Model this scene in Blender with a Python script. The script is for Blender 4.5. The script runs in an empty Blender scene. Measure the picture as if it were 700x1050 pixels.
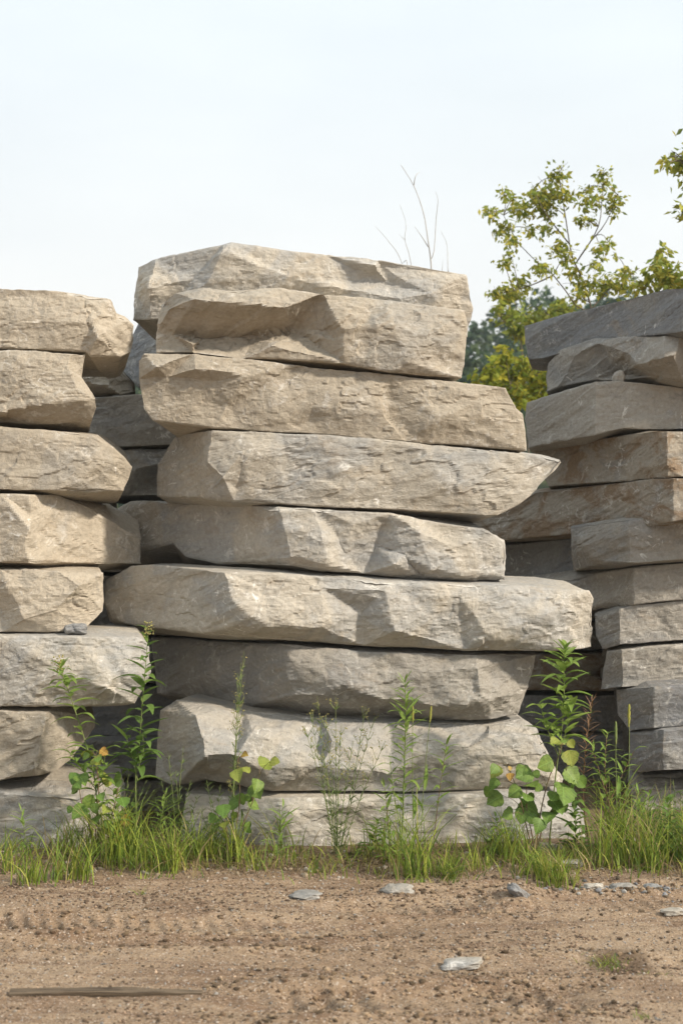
import bpy, math, random
import numpy as np
from mathutils import Vector, Matrix, Euler
from mathutils.geometry import delaunay_2d_cdt

scene = bpy.context.scene
COL = scene.collection

# ------------------------------------------------------------------ camera
FPX, HOR, HC = 1500.0, 590.0, 1.5        # focal length in photo pixels, horizon row, eye height
cam_d = bpy.data.cameras.new('camera')
cam = bpy.data.objects.new('camera', cam_d)
COL.objects.link(cam)
cam.location = (0, 0, HC)
cam.rotation_euler = (math.radians(90), 0, 0)
cam_d.sensor_fit = 'HORIZONTAL'
cam_d.sensor_width = 24.0
cam_d.lens = FPX / 700.0 * 24.0
cam_d.shift_y = (HOR - 525.0) / 700.0
cam_d.clip_start = 0.1
cam_d.clip_end = 3000.0
cam_d.dof.use_dof = True
cam_d.dof.focus_distance = 8.05
cam_d.dof.aperture_fstop = 3.4
scene.camera = cam

# ------------------------------------------------------------------ sky and sun
SUN_EL, SUN_AZ = math.radians(33), math.radians(60)   # azimuth: to the right of the line that points back at the camera
to_sun = Vector((math.sin(SUN_AZ) * math.cos(SUN_EL), -math.cos(SUN_AZ) * math.cos(SUN_EL), math.sin(SUN_EL)))
world = bpy.data.worlds.new('World')
scene.world = world
world.use_nodes = True
wn, wl = world.node_tree.nodes, world.node_tree.links
wn.clear()
w_out = wn.new('ShaderNodeOutputWorld')
w_bg = wn.new('ShaderNodeBackground')
w_sky = wn.new('ShaderNodeTexSky')
w_sky.sky_type = 'NISHITA'
w_sky.sun_disc = False
w_sky.sun_elevation = SUN_EL
w_sky.sun_rotation = math.atan2(to_sun.x, to_sun.y)
w_sky.air_density = 1.0
w_sky.dust_density = 4.0
w_sky.ozone_density = 1.0
w_bg.inputs['Strength'].default_value = 0.10
# thin bright overcast veil over the blue
w_tc = wn.new('ShaderNodeTexCoord')
w_map = wn.new('ShaderNodeMapping')
w_map.inputs['Scale'].default_value = (1.0, 1.0, 3.5)
w_noise = wn.new('ShaderNodeTexNoise')
w_noise.inputs['Scale'].default_value = 2.2
w_noise.inputs['Detail'].default_value = 5
w_ramp = wn.new('ShaderNodeMapRange')
w_ramp.inputs['From Min'].default_value = 0.3
w_ramp.inputs['From Max'].default_value = 0.7
w_ramp.inputs['To Min'].default_value = 0.82
w_ramp.inputs['To Max'].default_value = 1.0
w_mix = wn.new('ShaderNodeMix')
w_mix.data_type = 'RGBA'
# the veil is thicker and creamier towards the horizon
w_sep = wn.new('ShaderNodeSeparateXYZ')
wl.new(w_tc.outputs['Generated'], w_sep.inputs[0])
w_el = wn.new('ShaderNodeMapRange')
w_el.inputs['From Min'].default_value = 0.05
w_el.inputs['From Max'].default_value = 0.42
w_el.interpolation_type = 'SMOOTHSTEP'
wl.new(w_sep.outputs[2], w_el.inputs['Value'])
w_veil = wn.new('ShaderNodeMix')
w_veil.data_type = 'RGBA'
w_veil.inputs[6].default_value = (7.35, 7.25, 7.0, 1)
w_veil.inputs[7].default_value = (6.7, 7.3, 7.6, 1)
wl.new(w_el.outputs['Result'], w_veil.inputs[0])
wl.new(w_veil.outputs[2], w_mix.inputs[7])
wl.new(w_tc.outputs['Generated'], w_map.inputs['Vector'])
wl.new(w_map.outputs['Vector'], w_noise.inputs['Vector'])
wl.new(w_noise.outputs['Fac'], w_ramp.inputs['Value'])
wl.new(w_ramp.outputs['Result'], w_mix.inputs[0])
wl.new(w_sky.outputs['Color'], w_mix.inputs[6])
wl.new(w_mix.outputs[2], w_bg.inputs['Color'])
wl.new(w_bg.outputs['Background'], w_out.inputs['Surface'])

sun_d = bpy.data.lights.new('sun', 'SUN')
sun_d.energy = 3.5
sun_d.angle = math.radians(4)
sun_d.color = (1.0, 0.88, 0.72)
sun = bpy.data.objects.new('sun', sun_d)
COL.objects.link(sun)
sun.rotation_euler = to_sun.to_track_quat('Z', 'Y').to_euler()

scene.view_settings.view_transform = 'Standard'
scene.view_settings.look = 'None'
scene.view_settings.gamma = 1.0
scene.view_settings.exposure = 0.52
scene.view_settings.use_curve_mapping = False

# ------------------------------------------------------------------ helpers
def unproject(px, py, depth):
    return Vector(((px - 350.0) / FPX * depth, depth, HC - (py - HOR) / FPX * depth))

def ground_depth(py):
    return FPX * HC / (py - HOR)

def on_ground(px, py):
    return unproject(px, py, ground_depth(py))

def tag(o, label=None, category=None, group=None, kind=None):
    if label: o['label'] = label
    if category: o['category'] = category
    if group: o['group'] = group
    if kind: o['kind'] = kind
    return o

def link(name, mesh, material=None, parent=None, loc=None):
    o = bpy.data.objects.new(name, mesh)
    COL.objects.link(o)
    if material is not None and len(mesh.materials) == 0:
        mesh.materials.append(material)
    if parent is not None: o.parent = parent
    if loc is not None: o.location = loc
    return o

def empty(name, loc):
    o = bpy.data.objects.new(name, None)
    o.empty_display_size = 0.1
    COL.objects.link(o)
    o.location = loc
    return o

def mesh_np(name, verts, faces, smooth=True, colors=None):
    """faces: (n,3) or (n,4) int array"""
    me = bpy.data.meshes.new(name)
    verts = np.asarray(verts, np.float32); faces = np.asarray(faces, np.int32)
    k = faces.shape[1]
    me.vertices.add(len(verts)); me.vertices.foreach_set('co', verts.ravel())
    me.loops.add(faces.size); me.loops.foreach_set('vertex_index', faces.ravel())
    me.polygons.add(len(faces))
    me.polygons.foreach_set('loop_start', np.arange(0, faces.size, k, dtype=np.int32))
    me.polygons.foreach_set('loop_total', np.full(len(faces), k, np.int32))
    me.polygons.foreach_set('use_smooth', np.full(len(faces), smooth, bool))
    if colors is not None:
        a = me.attributes.new('tint', 'FLOAT_COLOR', 'POINT')
        c = np.ones((len(verts), 4), np.float32); c[:, :3] = colors
        a.data.foreach_set('color', c.ravel())
    me.update(); me.validate()
    return me

# ---- numpy noise
def _hash(ix, iy, iz, seed):
    h = (ix.astype(np.int64) * 374761393 + iy.astype(np.int64) * 668265263 + iz.astype(np.int64) * 2147483647 + seed * 974711) & 0xFFFFFFFF
    h = ((h ^ (h >> 13)) * 1274126177) & 0xFFFFFFFF
    h = ((h ^ (h >> 16)) * 2246822519) & 0xFFFFFFFF
    h = h ^ (h >> 15)
    return (h & 0xFFFFFF) / float(0xFFFFFF)

def vnoise(x, y, z, seed=0):
    """smooth value noise in -1..1"""
    xi, yi, zi = np.floor(x), np.floor(y), np.floor(z)
    fx, fy, fz = x - xi, y - yi, z - zi
    fx = fx * fx * fx * (fx * (fx * 6 - 15) + 10); fy = fy * fy * fy * (fy * (fy * 6 - 15) + 10); fz = fz * fz * fz * (fz * (fz * 6 - 15) + 10)
    r = 0
    for a in (0, 1):
        for b in (0, 1):
            for c in (0, 1):
                w = (fx if a else 1 - fx) * (fy if b else 1 - fy) * (fz if c else 1 - fz)
                r = r + w * _hash(xi + a, yi + b, zi + c, seed)
    return r * 2 - 1

def fbm(x, y, z, seed=0, octaves=4, gain=0.5):
    r, a, t = 0, 1.0, 0
    for k in range(octaves):
        r = r + a * vnoise(x + 17.3 * k, y - 9.1 * k, z + 5.7 * k, seed + k)
        t += a; a *= gain
        x, y, z = x * 2.03, y * 2.03, z * 2.03
    return r / t

def facet(x, y, seed=0):
    """piecewise-linear noise on a triangle lattice: flat facets with sharp creases, -1..1"""
    s = (x + y) * 0.366025
    X, Y = x + s, y + s
    xi, yi = np.floor(X), np.floor(Y)
    fx, fy = X - xi, Y - yi
    z0 = np.zeros_like(xi)
    up = fx > fy
    h00 = _hash(xi, yi, z0, seed); h11 = _hash(xi + 1, yi + 1, z0, seed)
    hm = np.where(up, _hash(xi + 1, yi, z0, seed), _hash(xi, yi + 1, z0, seed))
    hi, lo = np.maximum(fx, fy), np.minimum(fx, fy)
    return (h00 * (1 - hi) + hm * (hi - lo) + h11 * lo) * 2 - 1

# ---- material helpers
def new_mat(name):
    m = bpy.data.materials.new(name)
    m.use_nodes = True
    nt = m.node_tree
    nt.nodes.clear()
    out = nt.nodes.new('ShaderNodeOutputMaterial')
    b = nt.nodes.new('ShaderNodeBsdfPrincipled')
    nt.links.new(b.outputs[0], out.inputs[0])
    b.inputs['Specular IOR Level'].default_value = 0.25
    return m, nt, b, out

def N(nt, t, **kw):
    n = nt.nodes.new(t)
    for k, v in kw.items():
        if k.startswith('i_'): n.inputs[k[2:].replace('_', ' ')].default_value = v
        else: setattr(n, k, v)
    return n

def mixc(nt, fac, a, b, mode='MIX'):
    m = nt.nodes.new('ShaderNodeMix'); m.data_type = 'RGBA'; m.blend_type = mode
    for i, v in ((0, fac), (6, a), (7, b)):
        if isinstance(v, bpy.types.NodeSocket): nt.links.new(v, m.inputs[i])
        elif i == 0: m.inputs[0].default_value = v
        else: m.inputs[i].default_value = tuple(v) + ((1,) if len(v) == 3 else ())
    return m.outputs[2]

def rng(nt, val, a, b, c=0.0, d=1.0, smooth=False):
    m = nt.nodes.new('ShaderNodeMapRange'); m.clamp = True
    if smooth: m.interpolation_type = 'SMOOTHSTEP'
    nt.links.new(val, m.inputs[0])
    for i, v in enumerate((a, b, c, d)): m.inputs[1 + i].default_value = v
    return m.outputs[0]

def mth(nt, op, a, b=None):
    m = nt.nodes.new('ShaderNodeMath'); m.operation = op
    for i, v in enumerate((a, b)):
        if v is None: continue
        if isinstance(v, bpy.types.NodeSocket): nt.links.new(v, m.inputs[i])
        else: m.inputs[i].default_value = v
    return m.outputs[0]

def noise(nt, vec, scale, detail=4, rough=0.55, dist=0.0):
    n = nt.nodes.new('ShaderNodeTexNoise')
    n.inputs['Scale'].default_value = scale; n.inputs['Detail'].default_value = detail
    n.inputs['Roughness'].default_value = rough; n.inputs['Distortion'].default_value = dist
    nt.links.new(vec, n.inputs['Vector'])
    return n.outputs['Fac']

def scaled(nt, vec, s):
    m = nt.nodes.new('ShaderNodeMapping'); m.inputs['Scale'].default_value = s
    nt.links.new(vec, m.inputs['Vector'])
    return m.outputs[0]

# ------------------------------------------------------------------ stone
def stone_mat(name, warm, cool, dark, rust=0.0, chips=1.0, coolness=0.5):
    m, nt, b, out = new_mat(name)
    tc = N(nt, 'ShaderNodeTexCoord'); oi = N(nt, 'ShaderNodeObjectInfo')
    vm = N(nt, 'ShaderNodeVectorMath', operation='MULTIPLY_ADD')
    cx = N(nt, 'ShaderNodeCombineXYZ')
    r = mth(nt, 'MULTIPLY', oi.outputs['Random'], 37.0)
    nt.links.new(r, cx.inputs[0]); nt.links.new(mth(nt, 'MULTIPLY', r, 1.7), cx.inputs[1]); nt.links.new(mth(nt, 'MULTIPLY', r, -2.3), cx.inputs[2])
    nt.links.new(tc.outputs['Object'], vm.inputs[0]); vm.inputs[1].default_value = (1, 1, 1); nt.links.new(cx.outputs[0], vm.inputs[2])
    P = vm.outputs[0]
    big = noise(nt, P, 1.7, 5, 0.6, 0.6)
    med = noise(nt, P, 7.0, 5, 0.65, 0.4)
    bed = noise(nt, scaled(nt, P, (1.2, 1.2, 9.0)), 2.2, 6, 0.6, 0.3)
    fine = noise(nt, P, 45, 3, 0.7)
    c = mixc(nt, rng(nt, big, 0.62 - 0.3 * coolness, 0.78 - 0.3 * coolness, 0, 1, True), warm, cool)
    c = mixc(nt, rng(nt, med, 0.52, 0.75, 0.0, 0.55, True), c, dark)
    c = mixc(nt, rng(nt, bed, 0.35, 0.7, 0.0, 0.45), c, tuple(x * 1.14 for x in warm))
    # weathered tan and brown stains, with shapes of their own
    st = noise(nt, scaled(nt, P, (1, 1, 1.8)), 2.6, 5, 0.7, 1.2)
    c = mixc(nt, rng(nt, st, 0.54 - 0.08 * rust, 0.72 - 0.12 * rust, 0, 0.42 + 0.28 * rust, True), c, (0.37, 0.29, 0.20) if rust < 0.5 else (0.215, 0.135, 0.072))
    # grey lichen film
    li = noise(nt, P, 3.9, 6, 0.75, 0.8)
    c = mixc(nt, rng(nt, li, 0.58, 0.70, 0, 0.45, True), c, (0.20, 0.20, 0.195))
    c = mixc(nt, rng(nt, fine, 0.3, 0.72, 0.0, 1.0), mixc(nt, 0.28, c, (0.08, 0.07, 0.055)), c)
    # white bruises: thin scratches in patches and bright powder where the crystal was crushed
    l1 = noise(nt, scaled(nt, P, (1, 1, 0.6)), 5.5, 2, 0.5, 0.35)
    ln = mth(nt, 'ABSOLUTE', mth(nt, 'SUBTRACT', l1, 0.5))
    line = rng(nt, ln, 0.004, 0.016, 1, 0)
    l2 = noise(nt, scaled(nt, P, (0.5, 0.5, 1)), 9.0, 2, 0.5, 0.5)
    line2 = rng(nt, mth(nt, 'ABSOLUTE', mth(nt, 'SUBTRACT', l2, 0.52)), 0.004, 0.018, 1, 0)
    patch = rng(nt, noise(nt, P, 3.1, 4, 0.6), 0.53, 0.62, 0, 1)
    powder = rng(nt, noise(nt, P, 14, 5, 0.8, 0.6), 0.54, 0.64, 0, 1)
    pmask = rng(nt, noise(nt, P, 2.3, 4, 0.6, 0.7), 0.47, 0.60, 0, 1)
    brk = rng(nt, noise(nt, P, 13, 4, 0.75), 0.50, 0.58, 0, 1)
    w = mth(nt, 'MAXIMUM', mth(nt, 'MULTIPLY', mth(nt, 'MAXIMUM', line, line2), mth(nt, 'MULTIPLY', patch, brk)), mth(nt, 'MULTIPLY', powder, mth(nt, 'MULTIPLY', pmask, 0.7)))
    # broken arrises are pale
    ge = N(nt, 'ShaderNodeNewGeometry')
    arr = mth(nt, 'MULTIPLY', rng(nt, ge.outputs['Pointiness'], 0.53, 0.60, 0, 0.55), rng(nt, med, 0.38, 0.56, 0, 1))
    w = mth(nt, 'MAXIMUM', w, arr)
    c = mixc(nt, mth(nt, 'MULTIPLY', w, 0.8 * chips), c, (0.72, 0.70, 0.66))
    hv = N(nt, 'ShaderNodeHueSaturation')
    nt.links.new(rng(nt, oi.outputs['Random'], 0, 1, 0.9, 1.08), hv.inputs['Value'])
    nt.links.new(c, hv.inputs['Color'])
    nt.links.new(hv.outputs[0], b.inputs['Base Color'])
    b.inputs['Roughness'].default_value = 0.92
    b.inputs['Specular IOR Level'].default_value = 0.15
    h = noise(nt, scaled(nt, P, (1, 1, 1.5)), 17, 8, 0.72, 0.3)
    bp = N(nt, 'ShaderNodeBump', i_Strength=0.8, i_Distance=0.02)
    nt.links.new(h, bp.inputs['Height']); nt.links.new(bp.outputs[0], b.inputs['Normal'])
    return m

ST = {
    'beige': stone_mat('limestone_beige', (0.485, 0.43, 0.35), (0.40, 0.38, 0.345), (0.34, 0.30, 0.24), coolness=0.3),
    'light': stone_mat('limestone_pale', (0.495, 0.455, 0.39), (0.385, 0.385, 0.378), (0.345, 0.315, 0.27), coolness=0.62, chips=1.25),
    'grey': stone_mat('limestone_grey', (0.39, 0.365, 0.325), (0.315, 0.312, 0.305), (0.26, 0.245, 0.22), coolness=0.55),
    'dark': stone_mat('limestone_dark', (0.30, 0.295, 0.28), (0.235, 0.243, 0.258), (0.18, 0.18, 0.182), coolness=0.7, chips=0.9),
    'rust': stone_mat('limestone_rusty', (0.33, 0.295, 0.245), (0.265, 0.257, 0.245), (0.19, 0.168, 0.14), rust=1.0, coolness=0.4, chips=0.8),
}

def resample(pts, n, key):
    p = np.array([q if len(q) == 3 else (q[0], q[1], 0.0) for q in pts], float)
    if key == 'x': t = (p[:, 0] - p[0, 0]) / (p[-1, 0] - p[0, 0])
    else:
        d = np.r_[0, np.cumsum(np.hypot(np.diff(p[:, 0]), np.diff(p[:, 1])))]; t = d / d[-1]
    u = np.linspace(0, 1, n)
    return np.stack([np.interp(u, t, p[:, k]) for k in range(3)], 1)

def interp_tri(pts, qx, qy):
    """piecewise-linear interpolation of (x, y, val) control points"""
    vs = [Vector((p[0], p[1])) for p in pts]
    r = delaunay_2d_cdt(vs, [], [], 0, 1e-4)
    ov, tris, orig = r[0], r[2], r[3]
    val = [np.mean([pts[i][2] for i in o]) if o else 0.0 for o in orig]
    res = np.zeros(qx.shape); best = np.full(qx.shape, -1e9)
    for t in tris:
        (ax, ay), (bx, by), (cx, cy) = [ov[i] for i in t]
        den = (by - cy) * (ax - cx) + (cx - bx) * (ay - cy)
        if abs(den) < 1e-9: continue
        l0 = ((by - cy) * (qx - cx) + (cx - bx) * (qy - cy)) / den
        l1 = ((cy - ay) * (qx - cx) + (ax - cx) * (qy - cy)) / den
        l2 = 1 - l0 - l1
        m = np.minimum(np.minimum(l0, l1), l2)
        up = m > best
        w0, w1, w2 = np.clip(l0, 0, 1), np.clip(l1, 0, 1), np.clip(l2, 0, 1)
        s = w0 + w1 + w2
        v = (w0 * val[t[0]] + w1 * val[t[1]] + w2 * val[t[2]]) / s
        res = np.where(up, v, res); best = np.where(up, m, best)
    return res

def slab(depth_fn, top, bottom, left=(), right=(), inner=(), off=0.0, thick=1.2, mat='beige', label='', group='',
         rough=1.0, step=1.7, seed=0, taper=0.24, crease=None, bed=0.035):
    """One quarried slab. Its face is given by outline and crease points as seen from the yard
    (column, row, recess in metres); every point is set at its own distance, and the block runs
    back by `thick` metres behind that face."""
    rs = random.Random(seed)
    f3 = lambda q: q if len(q) == 3 else (q[0], q[1], 0.0)
    top = [f3(q) for q in top]; bottom = [f3(q) for q in bottom]
    L = [bottom[0]] + [f3(q) for q in reversed(left)] + [top[0]]
    R = [bottom[-1]] + [f3(q) for q in reversed(right)] + [top[-1]]
    wpx = max(p[0] for p in top + bottom) - min(p[0] for p in top + bottom)
    hpx = np.mean([p[1] for p in bottom]) - np.mean([p[1] for p in top])
    nu, nv = int(wpx / step) + 2, max(int(hpx / step) + 2, 8)
    T, B = resample(top, nu, 'x'), resample(bottom, nu, 'x')
    Lr, Rr = resample(L, nv, 'len'), resample(R, nv, 'len')
    u = np.linspace(0, 1, nu)[:, None, None]; v = np.linspace(0, 1, nv)[None, :, None]
    S = (1 - v) * B[:, None] + v * T[:, None] + (1 - u) * Lr[None] + u * Rr[None] \
        - ((1 - u) * (1 - v) * B[0] + u * (1 - v) * B[-1] + (1 - u) * v * T[0] + u * v * T[-1])
    px, py = S[..., 0], S[..., 1]
    ctrl = top + bottom + [f3(q) for q in left] + [f3(q) for q in right] + [f3(q) for q in inner]
    # creases wander a little instead of running dead straight
    sx, sy = px / 26.0, py / 26.0
    z0 = np.zeros_like(px) + seed * 0.37
    wob = 1 - np.exp(-(np.minimum(np.minimum(py - py.min(axis=1, keepdims=True), py.max(axis=1, keepdims=True) - py), 8) / 5.0) ** 2)
    qx = px + 2.2 * wob * fbm(sx, sy, z0, seed + 50, 3)
    qy = py + 2.2 * wob * fbm(sx, sy, z0, seed + 60, 3)
    rec = interp_tri(ctrl, qx, qy)
    pc = px if crease is None else np.minimum(px, crease)
    Y0 = depth_fn(pc) + off + rec
    X0 = (px - 350.0) / FPX * Y0
    Z0 = HC - (py - HOR) / FPX * Y0
    # depth stations, fine at the face
    ds = [0.0]
    st = 0.010
    while ds[-1] < thick:
        ds.append(ds[-1] + st); st *= 1.22
    ds = np.array(ds) / ds[-1]; nw = len(ds)
    yb = float(np.min(Y0) + thick)
    yb = max(yb, float(np.max(Y0)) + 0.25)
    idx = -np.ones((nu, nv, nw), np.int64)
    surf = np.zeros((nu, nv, nw), bool)
    surf[0] = surf[-1] = True; surf[:, 0] = surf[:, -1] = True; surf[:, :, 0] = surf[:, :, -1] = True
    I, J, K = np.nonzero(surf)
    idx[I, J, K] = np.arange(len(I))
    w = ds[K]
    y0, x0, z0_ = Y0[I, J], X0[I, J], Z0[I, J]
    y = y0 + (yb - y0) * w
    uu = I / (nu - 1.0)
    endpull = np.clip((np.abs(uu - 0.5) - 0.32) / 0.18, 0, 1) * np.sign(uu - 0.5)
    x = x0 - endpull * taper * (y - y0)
    # above the eye the block climbs back very slightly, below it dips: tops and beds stay level
    zmean = Z0.mean(axis=0)[J]
    z = z0_ + (zmean - z0_) * np.clip(w * 0.6, 0, 1)
    # the beds swell behind the broken face until the slabs bear on each other
    z = z + np.sign(J / (nv - 1.0) - 0.5) * (np.abs(J / (nv - 1.0) - 0.5) > 0.49) * bed * np.clip((y - y0 - 0.06) / 0.30, 0, 1)
    P = np.stack([x, y, z], 1)
    def quads(a, b, c, d): return np.stack([a.ravel(), b.ravel(), c.ravel(), d.ravel()], 1)
    F = []
    g = idx[:, :, 0]; F.append(quads(g[:-1, :-1], g[1:, :-1], g[1:, 1:], g[:-1, 1:]))
    g = idx[:, :, -1]; F.append(quads(g[:-1, :-1], g[:-1, 1:], g[1:, 1:], g[1:, :-1]))
    g = idx[:, -1, :]; F.append(quads(g[:-1, :-1], g[1:, :-1], g[1:, 1:], g[:-1, 1:]))
    g = idx[:, 0, :]; F.append(quads(g[:-1, :-1], g[:-1, 1:], g[1:, 1:], g[1:, :-1]))
    g = idx[-1, :, :]; F.append(quads(g[:-1, :-1], g[:-1, 1:], g[1:, 1:], g[1:, :-1]))
    g = idx[0, :, :]; F.append(quads(g[:-1, :-1], g[1:, :-1], g[1:, 1:], g[:-1, 1:]))
    F = np.concatenate(F)
    def normals(P):
        a, b, c, d = (P[F[:, k]] for k in range(4))
        n = np.cross(c - a, d - b)
        o = np.stack([np.bincount(F.ravel(), np.repeat(n[:, k], 4), len(P)) for k in range(3)], 1)
        return o / (np.linalg.norm(o, axis=1, keepdims=True) + 1e-12)
    n = normals(P)
    # chipped arrises
    hh = float(np.mean(Z0[:, -1] - Z0[:, 0]))
    vv = J / (nv - 1.0)
    dv = np.minimum(vv, 1 - vv) * hh
    dw = (y - y0)
    du = np.minimum(uu, 1 - uu) * float(X0.max() - X0.min())
    onf = (K == 0)
    de = np.where(onf, np.minimum(dv, du), dw)
    o = seed * 3.71
    cn = fbm(x * 4.1 + o, y * 3, z * 4.1, seed + 3, 4)
    c1 = 0.003 + (0.006 * np.clip(cn + 0.2, 0, 1) + 0.05 * np.clip(cn - 0.18, 0, 1)) * rough
    d = -np.clip(c1 - 0.75 * de, 0, 1)
    a = x * 0.94 + y * 0.55 + o; bb = z * 1.15 + y * 0.33 - x * 0.11
    wa = 0.09 * fbm(x * 2.6 + o, y * 2.6, z * 2.6, seed + 7, 3); wb = 0.09 * fbm(x * 2.6, y * 2.6 + o, z * 2.6, seed + 8, 3)
    facew = np.where(onf, 1.0, 0.35 + 0.65 * np.exp(-(dw / 0.05) ** 2))
    bound = np.where(onf, 1 - 0.6 * np.exp(-(np.minimum(dv, du) / 0.03) ** 2), 0.4)
    amp = rough * facew * bound
    # broad flat facets with sharp creases
    d = d + 0.022 * amp * facet((a + wa) * 3.6, (bb + wb) * 4.6, seed + 11)
    d = d + 0.0065 * amp * facet((a + wa * 0.8) * 9.5 + 4, (bb + wb * 0.8) * 13 - 2, seed + 12)
    d = d + 0.0030 * amp * facet((a + wa * 0.5) * 25 - 7, (bb + wb * 0.5) * 31 + 3, seed + 17)
    # flake scars: plates that end in sharp little cliffs, only in some places
    fl = fbm(a * 1.7 + 0.5 * wa, bb * 3.2, y * 0.9, seed + 13, 5, 0.55) * 3.2
    k_ = np.floor(fl); ff = fl - k_
    terr = k_ + np.clip((ff - 0.80) / 0.10, 0, 1)
    pm = np.clip((fbm(a * 1.3 + 9, bb * 2.0, y, seed + 18, 3) + 0.12) / 0.25, 0, 1)
    d = d + 0.0125 * amp * (terr - 0.75 * fl) * pm
    fl2 = fbm(a * 5.0 + 3, bb * 10.0, y * 3.1, seed + 14, 4, 0.6) * 3.0
    k2 = np.floor(fl2)
    d = d + 0.0048 * amp * (k2 + np.clip((fl2 - k2 - 0.8) / 0.12, 0, 1) - 0.7 * fl2) * (1 - 0.6 * pm)
    # a few long cracks
    ck = np.abs(fbm(a * 1.1 - 4, bb * 2.6 + 0.8 * a, y, seed + 19, 4))
    cm = np.clip(fbm(a * 0.9 + 2, bb * 1.2, y, seed + 20, 2) * 4, 0, 1)
    d = d - 0.011 * amp * cm * np.clip(1 - ck / 0.022, 0, 1)
    # bedding and grain
    d = d + 0.0028 * amp * fbm(a * 4, bb * 48, y * 5, seed + 15, 3)
    d = d + 0.0022 * (0.4 + 0.6 * facew) * rough * fbm(x * 38, y * 38, z * 38, seed + 16, 3, 0.6)
    P = P + n * d[:, None]
    cen = np.array([P[:, 0].mean(), P[:, 1].mean(), P[:, 2].min()])
    me = mesh_np('quarry_stone', P - cen, F, smooth=False)
    ob = link('quarry_stone', me, ST[mat], loc=Vector(cen))
    tag(ob, label, 'stone', group)
    return ob
# ------------------------------------------------------------------ the stacks
DL = lambda p: 7.9 + 0.0002 * (p + 0)
DC = lambda p: 7.98 + 0.0006 * (p - 200.0)
DR = lambda p: 10.4 - 0.0086 * (p - 537.0)
const = lambda d: (lambda p: d + 0.0 * p)
GL, GC, GR = 'slabs of the left stack', 'slabs of the centre stack', 'slabs of the right stack'
GK, GB = 'slabs behind the gap between left and centre stacks', 'slabs behind the gap between centre and right stacks'

# left stack, from the top down
slab(DL, thick=.85, top=[(-130, 290), (0, 294), (45, 296), (75, 299, .02), (95, 303, .04), (113, 307, .08), (119, 321, .12), (132, 326, .16), (138, 333, .2)],
     bottom=[(-130, 358), (0, 357), (60, 359, .02), (88, 361, .04), (91, 366, .05), (123, 366, .15), (134, 361, .2)], right=[(137, 350, .22)],
     inner=[(60, 330, -.02), (95, 330, 0), (100, 345, -.03), (20, 330, -.02)], mat='beige', seed=101, group=GL,
     label='topmost tan slab of the left stack, with a notched upper right corner')
slab(DL, thick=.85, top=[(-130, 356), (0, 359), (40, 360), (75, 362, .03), (88, 363, .06)], bottom=[(-130, 432, .1), (0, 433, .12), (60, 434, .12), (95, 430, .1)],
     right=[(85, 380, .08), (84, 387, .08), (98, 408, .02), (99, 418, .05)],
     inner=[(0, 423, -.02), (50, 412, -.03), (78, 398, -.02), (70, 375, 0), (30, 390, -.03), (85, 410, -.01), (-60, 425, -.02)], off=-.03, mat='beige', seed=102, group=GL,
     label='second slab from the top of the left stack, short with an undercut lower edge')
slab(DL, thick=.85, top=[(-130, 434), (0, 437), (25, 440), (70, 442, .03), (95, 446, .06), (116, 459, .15), (128, 470, .22), (135, 479, .28)],
     bottom=[(-130, 499), (0, 501), (60, 504, .03), (127, 504, .25)], right=[(132, 492, .28)], inner=[(60, 470, 0), (100, 480, .08)], rough=.7, mat='beige', seed=103, group=GL,
     label='third slab from the top of the left stack, smooth tan with a rounded right end')
slab(DL, thick=.85, top=[(-130, 504), (0, 506), (30, 507), (58, 508, .2), (94, 522, .4), (145, 553, .75)], bottom=[(-130, 577), (0, 577), (30, 577), (40, 578, .06), (144, 578, .75)],
     right=[(145, 565, .75)], inner=[(30, 540, -.05), (38, 560, .06), (34, 530, .03), (26, 560, -.03)], rough=.75, mat='beige', seed=104, group=GL,
     label='fourth slab of the left stack, right side cut to a long smooth wedge')
slab(DL, thick=.85, top=[(-130, 581), (0, 583), (60, 585, .03), (105, 588, .2)], bottom=[(-130, 651, .04), (0, 650, .05), (60, 649, .05), (86, 647, .12)],
     right=[(107, 617, .22), (106, 627, .2)], inner=[(25, 635, -.03), (60, 625, -.02), (80, 600, 0)], off=.03, mat='beige', seed=105, group=GL,
     label='fifth slab from the top of the left stack, short tan block with rounded end')
slab(DL, thick=.85, top=[(-130, 652), (0, 653), (80, 652), (145, 654, .1), (152, 661, .14)], bottom=[(-130, 724, .04), (0, 725, .05), (90, 725, .06), (138, 722, .15)],
     right=[(154, 690, .15)], inner=[(60, 690, -.03), (120, 690, 0), (110, 705, -.04), (30, 670, -.01)], off=-.04, mat='light', seed=106, group=GL,
     label='pale blocky slab behind the tall leafy weeds, third from the bottom of left stack')
slab(DL, thick=.85, top=[(-130, 726), (0, 728), (48, 730), (97, 734, .45)], bottom=[(-130, 801, .03), (0, 801, .04), (31, 798, .05), (57, 793, .15)],
     right=[(97, 746, .45), (75, 775, .3)], inner=[(38, 790, -.02), (43, 760, -.02)], mat='beige', seed=107, group=GL,
     label='tan slab with slanting shaded right end, second from the bottom of left stack')
slab(DL, thick=.85, top=[(-130, 797, .35), (0, 803, .25), (38, 797, .4), (85, 800, .4), (128, 803, .45)], bottom=[(-130, 888), (0, 888), (70, 888), (128, 886, .3)], right=[(132, 830, .35)],
     inner=[(-60, 815, 0), (0, 815, 0), (60, 815, 0), (110, 818, .1)], mat='light', seed=108, group=GL,
     label='bottom slab of the left stack, pale grey and half hidden by grass')

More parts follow.
